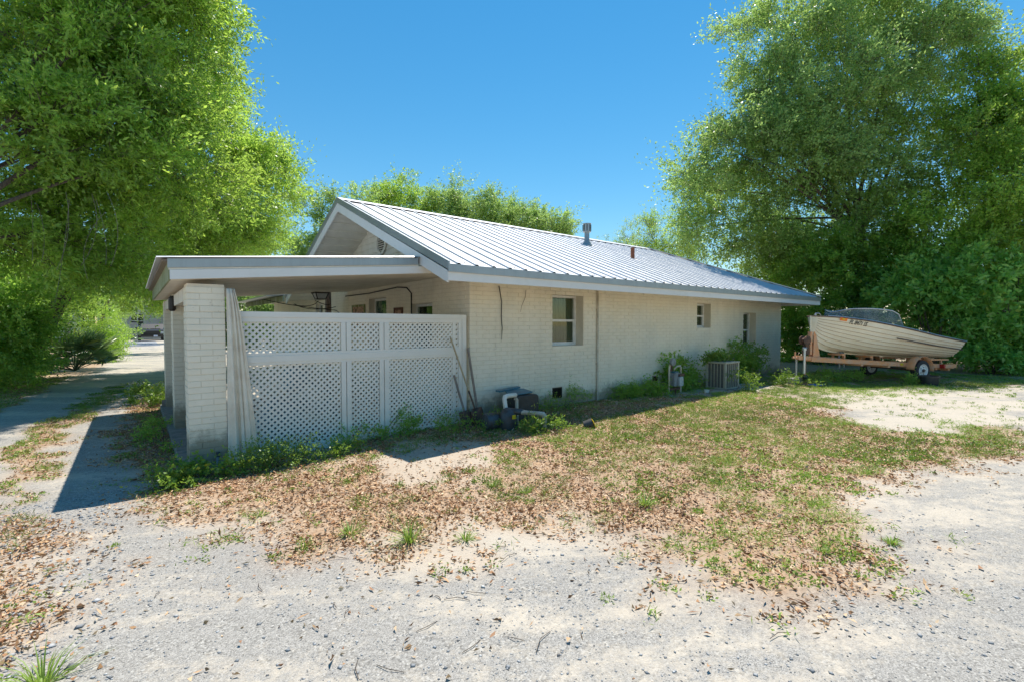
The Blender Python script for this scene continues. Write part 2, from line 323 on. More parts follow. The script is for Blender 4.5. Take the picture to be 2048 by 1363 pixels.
WALLW=[(1.06,6.40),(1.89,6.48),(2.75,6.36),(4.22,6.43),(5.46,6.33),(7.60,6.66),(15.8,6.6),(15.5,5.9),(8.4,5.95),(6.82,5.98),(4.83,5.42),(3.70,5.64),(2.44,5.67),(1.70,5.81),(1.06,5.81)]
SANDR=[(11.67,3.89),(14.18,3.17),(16.82,1.38),(10.85,0.88),(9.05,1.55),(8.80,2.19)]
UNDER=[(15.56,6.42),(20.87,3.72),(21,1.3),(16.19,1.33),(13.69,3.06),(12.51,4.70),(12.10,5.69)]
def masks(x,y):
    n1=fbm(x,y,1.1,3); jx=x+(vnoise(x,y,3.,7)-.5)*.5; jy=y+(vnoise(x,y,3.,8)-.5)*.5
    lit=0; rj=np.random.default_rng(1)
    for q in range(5):
        ax=jx+(vnoise(x,y,5.,20+q)-.5)*1.0+rj.normal(size=np.shape(x))*.1; ay=jy+(vnoise(x,y,5.,30+q)-.5)*1.0+rj.normal(size=np.shape(x))*.1
        lit=lit+(inpoly(LIT,ax,ay)|inpoly(SLOPE,ax,ay)|inpoly(LEFTL,ax,ay)|inpoly(EDGE,ax,ay))*.2
    grn=inpoly(GRN,jx,jy)|inpoly(GR2,jx,jy)|inpoly(EDGE,jx,jy); bare=inpoly(BARE,jx,jy); sandr=inpoly(SANDR,jx,jy); und=inpoly(UNDER,jx,jy)
    strip=inpoly(STRIP,jx,jy); hedge=inpoly(HEDGEL,jx,jy)
    return dict(lit=lit,grn=grn,bare=bare,sandr=sandr,und=und,strip=strip,hedge=hedge,n=n1,slope=inpoly(SLOPE,jx,jy),wallw=inpoly(WALLW,x,y),leftl=inpoly(LEFTL,jx,jy),edge=inpoly(EDGE,jx,jy))
def axis(a,b,step,lo,hi):
    c=list(np.arange(a,b,step)); s=step; x=b
    while x<hi: c.append(x); s*=1.25; x+=s
    c.append(hi); s=step; x=a-step; pre=[]
    while x>lo: pre.append(x); s*=1.25; x-=s
    pre.append(lo); return np.array(sorted(pre)+c)
gx=axis(-3,17,.07,-900,1100); gy=axis(-1,16,.07,-900,1300)
X,Y=np.meshgrid(gx,gy); mk=masks(X,Y)
near=np.clip((30-np.hypot(X-4,Y-4))/15,0,1)
Z=gz(X,Y)+near*((fbm(X,Y,1.3,1)-.5)*.05+(fbm(X,Y,7,2)-.5)*.012)
Z=np.where(np.hypot(X,Y)>60,-.12+(Z+.12)*np.clip((120-np.hypot(X,Y))/60,0,1),Z)
soil=np.clip(1.1*mk['lit']*(1-.6*mk['bare'])*np.clip(1.5*(mk['n']-.15)+.3,0,1)+mk['und']*.9+mk['hedge']*1.+mk['strip']*.9+mk['grn']*.55*(~mk['bare'])+mk['slope']*1.,0,1)*(1-.8*mk['sandr'])
soil=np.where((X>15.6)&(Y>2.8)&(X<40),.95,soil); soil=np.where((X>21)|(Y<-3)&(X>14),.6,soil)
def blur(a):
    for _ in range(3):
        a=(a+np.roll(a,1,0)+np.roll(a,-1,0)+np.roll(a,1,1)+np.roll(a,-1,1))/5
    return a
grav=np.clip(.35+.25*(X<1.2)+.3*np.clip(1-np.hypot(X-3,Y-.3)/3,0,1)-.5*mk['sandr']-.5*np.clip(mk['lit']+mk['bare'],0,1),-1,1)
grav=grav-.35*np.clip((Y-14)/8,0,1)
ny,nx=X.shape; idx=np.arange(nx*ny).reshape(ny,nx)
q=np.stack([idx[:-1,:-1],idx[:-1,1:],idx[1:,1:],idx[1:,:-1]],-1).reshape(-1,4)
g=npmesh('ground',np.stack([X,Y,Z],-1),q,M['ground'],smooth=True,kind='structure',vattrs={'soil':blur(soil.astype(float)).ravel(),'green':blur(mk['grn'].astype(float)).ravel(),'gravel':blur(grav).ravel()})
_gz=gz
def gzn(x,y):
    x=np.asarray(x,float);y=np.asarray(y,float)
    return _gz(x,y)+np.clip((30-np.hypot(x-4,y-4))/15,0,1)*((fbm(x,y,1.3,1)-.5)*.05+(fbm(x,y,7,2)-.5)*.012)
def gf(x,y): return float(gzn(np.array([x]),np.array([y]))[0])
r=MB()
r.add([(-200,49.6,-.08),(200,49.6,-.08),(200,64.2,-.08),(-200,64.2,-.08),(-200,49.6,-.3),(200,49.6,-.3),(200,64.2,-.3),(-200,64.2,-.3)],[(0,1,2,3),(0,4,5,1),(3,2,6,7)])
r.build('road',M['asphalt'],kind='structure')
# ---------------------------------------------------------------- house
WX0,WX1,WY,WH=4.4,16.24,6.70,2.33
house=thing('brick_house','low white painted brick house with ribbed metal roof and attached carport','house',(WX0,WY,0))
def wall_cells(u0,u1,z0,z1,holes):
    us=sorted({u0,u1,*[h[0] for h in holes],*[h[1] for h in holes]}); zs=sorted({z0,z1,*[h[2] for h in holes],*[h[3] for h in holes]})
    for a,b in zip(us,us[1:]):
        for c,d in zip(zs,zs[1:]):
            mx,mz=(a+b)/2,(c+d)/2
            if not any(h[0]<mx<h[1] and h[2]<mz<h[3] for h in holes): yield a,b,c,d
CH,BL,JT=.0733,.26,.0065
def bricks(u0,u1,z0,nc,holes):
    out=[]
    for k in range(nc):
        za=z0+k*CH; zb=za+CH-JT; off=(k%2)*BL/2
        segs=[(u0,u1)]
        for h in holes:
            if h[2]<zb-.02 and h[3]>za+.02:
                ns=[]
                for a,b in segs:
                    if h[0]>a+.01: ns.append((a,min(b,h[0])))
                    if h[1]<b-.01: ns.append((max(a,h[1]),b))
                segs=[s for s in ns if s[1]-s[0]>.02]
        for a,b in segs:
            u=u0-off
            while u<b:
                p,q_=max(u,a),min(u+BL-JT,b)
                if q_-p>.025: out.append((p,q_,za,zb))
                u+=BL
    return out
def brickmesh(L,cache={}):
    k=round(L/.005)
    if k not in cache:
        L2=k*.005; b=.003; d=.02
        v=[(0,0,0),(L2,0,0),(L2,0,CH-JT),(0,0,CH-JT),(b,-d+.004,b),(L2-b,-d+.004,b),(L2-b,-d+.004,CH-JT-b),(b,-d+.004,CH-JT-b),
           ]
        v=[(0,d,0),(L2,d,0),(L2,d,CH-JT),(0,d,CH-JT),(0,.003,0),(L2,.003,0),(L2,.003,CH-JT),(0,.003,CH-JT),(b,0,b),(L2-b,0,b),(L2-b,0,CH-JT-b),(b,0,CH-JT-b)]
        f=[(0,1,5,4),(1,2,6,5),(2,3,7,6),(3,0,4,7),(4,5,9,8),(5,6,10,9),(6,7,11,10),(7,4,8,11),(8,9,10,11)]
        me=bpy.data.meshes.new('brick'); me.from_pydata(v,[],f); me.materials.append(M['brick']); cache[k]=me
    return cache[k]
def brick_obj(parent,loc,L,rz=0,proud=.006):
    o=bpy.data.objects.new('brick',brickmesh(L)); COL.objects.link(o); o.parent=parent; o.location=Vector(loc)-wl(parent)
    o.rotation_euler=(random.uniform(-.012,.012),random.uniform(-.004,.004),rz+random.uniform(-.006,.006)); return o
def brick_join(name,parent,lst,plane,u2w):
    b=MB()
    for (p,q_,za,zb) in lst:
        j=random.uniform(-.002,.003); e=.003
        P=[(p,za,0),(q_,za,0),(q_,zb,0),(p,zb,0),(p+e,za+e,.007+j),(q_-e,za+e,.007+j),(q_-e,zb-e,.007+j),(p+e,zb-e,.007+j)]
        b.add([u2w(*t) for t in P],[(0,1,5,4),(1,2,6,5),(2,3,7,6),(3,0,4,7),(4,5,6,7)])
    return b.build(name,M['brick'],parent,kind='stuff')
# long wall
holesL=[(6.27,7.12,1.20,2.19),(11.32,11.99,1.53,2.16),(13.77,14.55,.95,1.97),(6.27,6.53,.20,.41),(9.45,9.66,.25,.44)]
wall=MB()
for a,b,c,d in wall_cells(WX0,WX1,-.3,WH,holesL): wall.box((a,WY,c),(b,WY+.22,d))
wall=wall.build('wall',M['mortar'],house)
bl=bricks(WX0-.003,WX1,-.09,33,holesL); bl.sort(key=lambda t:t[0])
nI=0; rest=[]
for t in bl:
    if t[0]<6.15 and nI<215: brick_obj(wall,(t[0],WY-.0065+random.uniform(-.0015,.0015),t[2]),t[1]-t[0]); nI+=1
    else: rest.append(t)
brick_join('bricks',wall,rest,None,lambda u,z,h:(u,WY-h,z))
# gable end wall (plane x=WX0) with its openings
holesG=[(7.97,8.87,.9,2.02),(10.05,11.05,0,2.22),(14.6,15.25,.9,2.25)]
gw=MB()
for a,b,c,d in wall_cells(WY+.22,20.8,-.3,2.62,holesG): gw.box((WX0,a,c),(WX0+.22,b,d))
gw.box((WX0+.22,20.6,-.3),(8,20.8,2.6)); gw.box((WX1-.22,WY+.22,-.3),(WX1,14.0,2.34)); gw.box((WX0+.22,13.8,-.3),(WX1-.22,13.98,2.34))
gw=gw.build('gable_wall',M['mortar'],house)
brick_join('bricks',gw,bricks(WY-.006,20.8,-.09,37,holesG),None,lambda u,z,h:(WX0-h,u,z))
RX0,RX1,EY,RY,HX,ZE=3.445,16.76,5.80,10.31,14.22,2.456
zr=lambda y:ZE+.398*((y-EY) if y<=RY else (2*RY-EY-y))
# gable siding boards above the carport roof
gs=bpy.data.objects.new('gable',None); COL.objects.link(gs); gs.parent=house
k=0; z=2.62
while z<4.15:
    z1=z+.127; ya=EY+(z1-ZE+.15)/.398; yb=2*RY-ya
    ya0=EY+(z-ZE+.15)/.398; yb0=2*RY-ya0
    if yb0-ya0>.1:
        b=MB(); b.prism([(WX0-.022,ya0,z),(WX0-.022,yb0,z),(WX0-.004,max(yb,RY),z1),(WX0-.004,min(ya,RY),z1)],(.02,0,0)); b.build('siding_board',M['soffit'],gs)
    z+=.127; k+=1
gv=MB().lathe((WX0-.03,10.21,3.42),[(.26,0),(.26,-.03),(.21,-.035),(.20,0)],28,'x').build('gable_vent',M['soffit'],house,smooth=True)
MB().lathe((WX0-.028,10.21,3.42),[(.2,0),(.2,-.003)],24,'x').build('backing',M['dark'],gv)
for i in range(7):
    zz=3.25+i*.05; w=math.sqrt(max(.0,.2**2-(zz-3.42)**2))
    if w>.03: MB().bar((WX0-.045,10.21-w,zz),(WX0-.045,10.21+w,zz),.03,.008,(.5,0,1)).build('vent_slat',M['soffit'],gv)
# roof: ribbed panels
roof=bpy.data.objects.new('roof',None); COL.objects.link(roof); roof.parent=house
def ytop(x): return RY if x<=HX else RY-(RY-EY)*(x-HX)/(RX1-HX)
RIB=.305; PW=RIB*3
def panel(x0,x1,side):
    prof=[]; x=x0
    xs=[]
    nrib=round((x1-x0)/RIB)
    for i in range(nrib):
        c=x0+i*RIB+RIB*.5
        xs+=[(c-RIB*.5,0),(c-.034,0),(c-.020,.024),(c+.016,.024),(c+.040,0)]
    xs.append((x1,0)); v=[]; f=[]; n=len(xs); nh=5
    for j in range(nh):
        for (xx,h) in xs:
            yt=ytop(xx); y=EY-.05+(yt-EY+.05)*j/(nh-1); wob=.004*math.sin(xx*7+j)
            y_=y if side>0 else 2*RY-y
            v.append((xx,y_,zr(y)+.012+h+wob*.4 if y>=EY else ZE+.398*(y-EY)+.012+h))
    for j in range(nh-1):
        for i in range(n-1):
            q=(j*n+i,j*n+i+1,(j+1)*n+i+1,(j+1)*n+i); f.append(q if side>0 else q[::-1])
    b=MB(); b.add(v,f); return b
x=RX0; i=0
while x<RX1-.05:
    x1=min(x+PW,RX0+RIB*math.floor((RX1-RX0)/RIB))
    if x1-x<.2: break
    panel(x,x1,1).build('roof_panel',M['roof'],roof); x+=PW; i+=1
back=MB()
back.add([(RX0,2*RY-EY,ZE),(RX1,2*RY-EY,ZE),(HX,RY,zr(RY)),(RX0,RY,zr(RY))],[(0,1,2,3)])
back.add([(RX1,EY,ZE),(RX1,2*RY-EY,ZE),(HX,RY,zr(RY))],[(0,1,2)]); back.build('back_roof_slope',M['roof'],roof)
b=MB()
for sgn in (1,-1):
    yy=RY-sgn*.17; x=RX0-.01
    b.add([(RX0-.01,RY,zr(RY)+.055),(HX,RY,zr(RY)+.055),(HX,yy,zr(RY)-.17*.398+.045),(RX0-.01,yy,zr(RY)-.17*.398+.045)],[(0,1,2,3)])
b.build('ridge_cap',M['roof'],roof)
b=MB().bar((HX,RY,zr(RY)+.045),(RX1+.02,EY-.03,ZE+.03),.22,.02,(0,0,1)); b.build('hip_cap',M['roof'],roof)
x=RX0+RIB*.5
while x<HX:
    MB().bar((x-RIB*.5+.06,RY-.165,zr(RY)-.17*.398+.028),(x+RIB*.5-.06,RY-.165,zr(RY)-.17*.398+.028),.02,.03).build('ridge_closure',M['darkmetal'],roof); x+=RIB
sc=MB()
x=RX0+RIB
while x<RX1-.5:
    for yy in (EY+.05,EY+1.3,EY+2.6,EY+3.9):
        if yy<ytop(x)-.2 and (yy<EY+.1 or x<4.3): sc.lathe((x,yy,zr(yy)+.014),[(.008,0),(.008,.01)],6)
    x+=RIB
sc.build('screws',M['screw'],roof,kind='stuff')
def rake(y0,z0,y1,z1,name,top,bot,mat,xo,th=.03):
    b=MB(); b.prism([(xo,y0,z0-top),(xo,y1,z1-top),(xo,y1,z1-bot),(xo,y0,z0-bot)],(th,0,0)); return b.build(name,mat,roof,bevel=.002)
zR=zr(RY)
rake(EY-.05,ZE,RY,zR+.02,'rake_flashing',-.035,.085,M['flash'],RX0-.025)
rake(RY,zR+.02,2*RY-EY,ZE,'rake_flashing',-.035,.085,M['flash'],RX0-.025)
rake(EY-.0,ZE,RY,zR+.02,'rake_board',.09,.26,M['fascia'],RX0-.012)
rake(RY,zR+.02,2*RY-EY,ZE,'rake_board',.09,.26,M['fascia'],RX0-.012)
# sloping soffit under the gable overhang, laid in boards
for sgn in (1,-1):
    y=EY+.12
    while y<RY-.12:
        y1=min(y+.30,RY-.05)
        b=MB(); A=lambda yy,h:(yy if sgn>0 else 2*RY-yy, zr(yy)-.17-h)
        ya,za=A(y,.0); yb,zb=A(y1-.012,.014)
        b.prism([(RX0+.02,ya,za),(RX0+.02,yb,zb),(RX0+.02,yb,zb+.03),(RX0+.02,ya,za+.03)],(WX0-RX0-.02,0,0)); b.build('soffit_board',M['soffit'],roof); y+=.30
# eave flashing, fascia and soffit on the long side
MB().prism([(RX0-.02,EY-.055,ZE-.005),(RX0-.02,EY-.055,ZE-.115),(RX0-.02,EY-.035,ZE-.115),(RX0-.02,EY-.02,ZE)],(RX1-RX0+.02,0,0)).build('eave_flashing',M['flash'],roof)
MB().box((RX0-.01,EY-.03,ZE-.235),(RX1,EY,ZE-.105)).build('fascia_board',M['fascia'],house,bevel=.002)
MB().box((WX0-.2,EY,2.345),(RX1,WY+.01,2.357)).build('soffit',M['soffit'],house)
MB().box((WX1,WY+.01,2.345),(RX1,14.8,2.357)).build('soffit',M['ceiling'],house)
MB().box((RX1,EY,ZE-.235),(RX1+.03,14.8,ZE-.105)).build('fascia_board',M['fascia'],house)
# flue stack and vent pipe on the roof
def onroof(x,y): return (x,y,zr(y))
fs=onroof(9.92,9.21)
st=MB().lathe(fs,[(.15,-.03),(.13,.04),(.07,.12),(.065,.36),(.065,.38)],20).build('flue_stack',M['flash'],house,smooth=True)
MB().lathe((fs[0],fs[1],fs[2]+.36),[(.115,0),(.12,.012),(.11,.02),(.11,.21),(.122,.22),(.122,.235),(.02,.245)],20).build('cap',M['flash'],st,smooth=True)
cf=MB()
for k in range(8):
    t=k*math.pi/4; cf.box((fs[0]+.11*math.cos(t)-.008,fs[1]+.11*math.sin(t)-.008,fs[2]+.39),(fs[0]+.11*math.cos(t)+.008,fs[1]+.11*math.sin(t)+.008,fs[2]+.56))
cf.build('cap_slots',M['dark'],st)
pv=onroof(10.49,8.09); MB().lathe(pv,[(.052,-.05),(.052,.30),(.044,.302),(.044,.28)],14).build('vent_pipe',M['red_brick'],house,smooth=True)
# windows
MB().box((WX0+.22,WY+.22,2.37),(WX1-.22,13.8,2.39)).build('attic_light_block',M['dark'],house)  # unseen dark slab added to stop light leaking down onto the curtains
def window_y(x0,x1,z0,z1,rec,curt=M['curtain']):
    y=WY+rec
    w=bpy.data.objects.new('window',None); COL.objects.link(w); w.parent=house; w.location=Vector(((x0+x1)/2,y,z0))-wl(house)
    t=.045; zm=(z0+z1)/2
    MB().box((x0,y,z0),(x0+t,y+.07,z1)).box((x1-t,y,z0),(x1,y+.07,z1)).box((x0+t,y,z1-t),(x1-t,y+.07,z1)).box((x0+t,y,z0),(x1-t,y+.07,z0+t)).box((x0+t,y+.004,zm-.022),(x1-t,y+.06,zm+.022)).build('frame',M['frame'],w,bevel=.003)
    MB().box((x0+t,y+.02,z0+t),(x0+t+.02,y+.04,zm-.022)).box((x1-t-.02,y+.02,z0+t),(x1-t,y+.04,zm-.022)).box((x0+t+.02,y+.02,z0+t),(x1-t-.02,y+.04,z0+t+.025)).build('sash',M['frame'],w)
    MB().box((x0+t,y+.045,zm+.022),(x1-t,y+.049,z1-t)).build('pane',M['glass'],w)
    MB().box((x0+t+.02,y+.03,z0+t+.025),(x1-t-.02,y+.034,zm-.022)).build('pane',M['glass'],w)
    c=MB(); n=26; vs=[];fs_=[]
    for i in range(n+1):
        xx=x0+(x1-x0)*i/n; yy=y+.11+.014*math.sin(i*1.9)+.008*math.sin(i*.7); vs+=[(xx,yy,z0),(xx,yy,z1)]
    for i in range(n): fs_.append((2*i,2*i+2,2*i+3,2*i+1))
    c.add(vs,fs_).build('curtain',curt,w)
    MB().box((x0-.01,y+.16,z0-.02),(x1+.01,y+.18,z1+.02)).build('backing',M['dark'],w)
    # brick sill course, slightly proud
    MB().box((x0-.01,WY-.02,z0-.075),(x1+.01,WY+.0,z0-.005)).box((x0,WY-.018,z0-.006),(x1,y,z0+.004)).build('sill',M['brick'],w,bevel=.003)
window_y(6.27,7.12,1.20,2.19,.20); window_y(11.32,11.99,1.53,2.16,.19); window_y(13.77,14.55,.95,1.97,.19)
def window_x(y0,y1,z0,z1,rec,curt):
    x=WX0+rec; w=bpy.data.objects.new('window',None); COL.objects.link(w); w.parent=house; w.location=Vector((x,(y0+y1)/2,z0))-wl(house); t=.05
    MB().box((x,y0,z0),(x+.05,y0+t,z1)).box((x,y1-t,z0),(x+.05,y1,z1)).box((x,y0+t,z1-t),(x+.05,y1-t,z1)).box((x,y0+t,z0),(x+.05,y1-t,z0+t)).build('frame',M['frame'],w)
    MB().box((x+.02,y0+t,z0+t),(x+.024,y1-t,z1-t)).build('pane',M['glass'],w)
    MB().box((x+.06,y0,z0),(x+.07,y1,z1)).build('curtain',curt,w)
window_x(7.97,8.87,.9,2.02,.12,M['dark']); window_x(10.05,11.05,0,2.22,.14,M['pattern']); window_x(14.6,15.25,.9,2.25,.1,M['curtain'])
# crawl space vents
def vent(x0,x1,z0,z1,mt):
    v=MB().box((x0,WY-.006,z0),(x0+.018,WY+.03,z1)).box((x1-.018,WY-.006,z0),(x1,WY+.03,z1)).box((x0+.018,WY-.006,z1-.018),(x1-.018,WY+.03,z1)).box((x0+.018,WY-.006,z0),(x1-.018,WY+.03,z0+.018)).build('crawl_vent',mt,house)
    MB().box((x0,WY+.06,z0),(x1,WY+.08,z1)).build('backing',M['dark'],v)
    n=7
    for i in range(1,n): MB().box((x0+(x1-x0)*i/n-.004,WY,z0+.018),(x0+(x1-x0)*i/n+.004,WY+.02,z1-.018)).build('vent_slat',mt,v)
    for i in (1,2): MB().box((x0+.018,WY+.021,z0+(z1-z0)*i/3-.004),(x1-.018,WY+.026,z0+(z1-z0)*i/3+.004)).build('vent_slat',mt,v)
vent(6.27,6.53,.20,.41,M['darkmetal']); vent(9.45,9.66,.25,.44,M['brown'])
MB().tube([(7.52,WY-.035,2.30),(7.52,WY-.035,-.02)],.02,10).box((7.49,WY-.03,1.9),(7.55,WY,1.93)).box((7.49,WY-.03,.8),(7.55,WY,.83)).build('downpipe',M['pvcold'],house,smooth=True)
# dangling dead vine stems and rust mark under the eave
tag(MB().tube([(4.98,WY-.03,2.28),(5.01,WY-.035,2.12),(5.04,WY-.03,2.0),(5.03,WY-.03,1.75),(5.05,WY-.03,1.55),(5.04,WY-.025,1.35)],[.009,.008,.008,.008,.007,.003],6).build('dead_vine_stem',M['darkmetal']),'dark dead vine stem hanging thick down the wall nearest the house corner','vine stem')
tag(MB().tube([(5.60,WY-.02,2.24),(5.58,WY-.02,2.1),(5.50,WY-.02,1.95),(5.47,WY-.02,1.84)],[.004,.004,.003,.002],5).build('dead_vine_stem',M['rust']),'thin short dead stem curving down the wall between thick stem and window','vine stem')
# front wing porch roof beyond the gable
pr=MB().prism([(2.95,14.9,2.42),(2.95,20.9,2.42),(8.2,20.9,2.95),(8.2,14.9,2.95)],(0,0,.03)).build('porch_roof',M['roof'],house)
MB().box((3.38,14.9,2.29),(3.42,20.75,2.45)).build('fascia_board',M['mouldy'],pr)
MB().box((3.42,14.9,2.44),(4.39,20.75,2.455)).build('soffit',M['ceiling'],pr)
MB().box((3.9,12.62,0),(4.02,12.74,2.5)).build('porch_post',M['woodgrey'],house)
# carport
cp=bpy.data.objects.new('carport',None); COL.objects.link(cp); cp.parent=house
CX0,CX1=.24,3.43; zc=lambda x:2.35+.088*(x-CX0)
CY0,CY1=6.62,12.47
v=[];f=[]; ys=[]; y=CY0-.05
while y<CY1+.02: ys+=[(y,0),(y+.03,.0),(y+.05,.018),(y+.07,.018),(y+.09,0)]; y+=.152
for (yy,h) in ys: v+=[(CX0-.03,yy,zc(CX0-.03)+h),(CX1,yy,zc(CX1)+h)]
for i in range(len(ys)-1): f.append((2*i,2*i+1,2*i+3,2*i+2))
MB().add(v,f).build('roof_sheet',M['roof'],cp)
def cfas(name,y0,y1,top,bot,mat,xa,xb):
    return MB().prism([(xa,y0,zc(xa)-top),(xb,y0,zc(xb)-top),(xb,y0,zc(xb)-bot),(xa,y0,zc(xa)-bot)],(0,y1-y0,0)).build(name,mat,cp,bevel=.002)
cfas('front_flashing',CY0-.03,CY0-.015,.012,.115,M['flash'],CX0+.07,CX1-.03)
cfas('fascia_strip',CY0-.012,CY0+.01,.115,.135,M['soffit'],CX0+.08,CX1-.02)
cfas('fascia_board',CY0-.02,CY0+.012,.137,.245,M['fascia'],CX0+.09,WX0-.01)
MB().box((CX0+.08,CY0+.012,zc(CX0)-.24),(CX0+.10,CY1,zc(CX0)-.03)).build('side_board',M['mouldy'],cp)
MB().box((CX0+.02,CY0,zc(CX0)-.035),(CX0+.08,CY1,zc(CX0)-.012)).build('roof_batten',M['woodgrey'],cp)
y=CY0+.015
while y<CY1-.01:
    y1=min(y+.125,CY1); zt=.245
    MB().prism([(CX0+.10,y,zc(CX0+.1)-zt),(WX0-.01,y,zc(WX0)-zt),(WX0-.01,y,zc(WX0)-zt+.012),(CX0+.10,y,zc(CX0+.1)-zt+.012)],(0,y1-y-.008,0)).build('ceiling_board',M['ceiling'],cp); y+=.125
MB().prism([(CX0+.10,CY0+.02,zc(CX0)-.225),(WX0-.01,CY0+.02,zc(WX0)-.225),(WX0-.01,CY0+.02,zc(WX0)-.21),(CX0+.10,CY0+.02,zc(CX0)-.21)],(0,CY1-CY0-.04,0)).build('ceiling_backing',M['dark'],cp)
MB().box((.50,7.1,1.90),(.84,11.8,2.07)).build('beam',M['ceiling'],cp,bevel=.004)
MB().box((.40,6.85,-.3),(WX0,12.3,-.035)).build('slab',M['conc_dark'],cp,bevel=.01)
def column(y0,near):
    x0,x1,d=.485,.872,.39; z0=-.22; top=2.085
    c=MB().box((x0+.006,y0+.006,z0-.1),(x1-.006,y0+d-.006,top)).build('column',M['mortar'],house)
    lst=[]; nc=int((top-z0)/CH)
    for k in range(nc+1):
        za=z0+k*CH
        if za+CH-JT>top+.02: break
        cut=x0+(.13 if k%2 else .255)
        for a,b in ((x0,cut-JT),(cut,x1)):
            if near: brick_obj(c,(a,y0+random.uniform(-.003,.002),za),b-a)
            else: lst.append(('f',a,b,za))
        cu=y0+(.255 if k%2 else .13)
        for a,b in ((y0+.004,cu-JT),(cu,y0+d)): lst.append(('s',a,b,za))
    b=MB()
    for s,a,bb,za in lst:
        e=.003; zb=min(za+CH-JT,top); j=random.uniform(-.002,.003)
        P=[(a,za,-.008),(bb,za,-.008),(bb,zb,-.008),(a,zb,-.008),(a+e,za+e,.001+j),(bb-e,za+e,.001+j),(bb-e,zb-e,.001+j),(a+e,zb-e,.001+j)]
        W_=(lambda u,z,h:(u,y0-h,z)) if s=='f' else (lambda u,z,h:(x0-h,u,z))
        fl=[(0,1,5,4),(1,2,6,5),(2,3,7,6),(3,0,4,7),(4,5,6,7)]
        b.add([W_(*t) for t in P],fl)
    b.build('bricks',M['brick'],c,kind='stuff'); return c
column(6.69,True); column(9.25,False); column(11.85,False)
MB().box((.42,11.9,-.2),(.52,12.0,.1)).build('footing',M['conc_dark'],cp)
# cable run along ceiling and gable wall
MB().tube([(WX0-.02,12.6,2.36),(WX0-.02,11,2.35),(WX0-.02,9.45,2.40),(WX0-.02,9.0,2.36),(WX0-.02,8.8,2.24),(WX0-.02,8.8,1.0)],.014,7).build('conduit',M['darkmetal'],cp,smooth=True)
# ---------------------------------------------------------------- things under the carport
def lantern(name,label,x,y,zt,w,h):
    t=thing(name,label,'lantern',(x,y,zt))
    MB().box((x-w*.6,y-w*.6,zt-.03),(x+w*.6,y+w*.6,zt)).build('canopy',M['darkmetal'],t,bevel=.005)
    a=w/2; b_=w/3
    P=[(x-a,y-a,zt-.03),(x+a,y-a,zt-.03),(x+a,y+a,zt-.03),(x-a,y+a,zt-.03)]; Q=[(x-b_,y-b_,zt-h),(x+b_,y-b_,zt-h),(x+b_,y+b_,zt-h),(x-b_,y+b_,zt-h)]
    f=MB()
    for i in range(4): f.bar(P[i],Q[i],.015,.015); f.bar(Q[i],Q[(i+1)%4],.015,.015)
    f.build('cage',M['darkmetal'],t)
    g_=MB(); g_.add([tuple(p) for p in P+Q],[(i,(i+1)%4,4+(i+1)%4,4+i) for i in range(4)]); g_.build('glass_panel',M['meterlt'],t); return t
lantern('ceiling_lantern','square black lantern with pale glass fixed under the carport ceiling',3.0,10.1,2.27,.24,.14)
t=thing('wall_lantern','small dark lantern hanging on the second brick column','lantern',(.50,9.2,1.95))
MB().lathe((.48,9.17,1.82),[(.02,.24),(.045,.2),(.05,.17),(.05,.03),(.03,0)],8).build('lamp_body',M['darkmetal'],t); MB().bar((.48,9.17,2.02),(.48,9.25,2.04),.015,.015).build('bracket',M['darkmetal'],t)
def picture(y0,y1,z0,z1,label,fr):
    t=thing('framed_picture',label,'picture',(WX0-.03,(y0+y1)/2,z0)); x=WX0-.04
    MB().box((x,y0,z0),(x+.03,y0+.05,z1)).box((x,y1-.05,z0),(x+.03,y1,z1)).box((x,y0+.05,z1-.05),(x+.03,y1-.05,z1)).box((x,y0+.05,z0),(x+.03,y1-.05,z0+.05)).build('frame',fr,t)
    MB().box((x+.012,y0+.05,z0+.05),(x+.02,y1-.05,z1-.05)).build('print',M['picture'],t)
picture(11.25,12.1,1.5,2.1,'wide picture in a green frame on the shaded wall beside the porch post',M['mouldy'])
picture(9.2,9.6,1.55,1.97,'small picture in a brown frame on the shaded wall beside the cable',M['brown'])
# tangled cable hanging beyond the ceiling lantern
tg=MB()
for (a,b_,c_) in [((3.6,12.3,2.2),(3.4,12.0,2.0),(3.1,12.6,2.1)),((3.5,12.2,2.2),(3.8,11.6,1.95),(3.9,12.4,2.3)),((3.1,12.5,2.12),(3.3,12.1,1.9),(3.9,11.9,2.05)),((2.4,12.4,2.2),(3.0,12.3,2.05),(4.0,12.3,1.98)),((4.0,12.3,1.98),(4.2,12.3,1.96),(4.2,12.2,1.4))]:
    A,B,C=Vector(a),Vector(b_),Vector(c_); tg.tube([A*(1-t)**2+B*2*t*(1-t)+C*t*t for t in [i/10 for i in range(11)]],.009,5)
tag(tg.build('bare_branches',M['darkmetal']),'dark bare tangled twigs hanging under the carport ceiling beyond the lantern','branches')
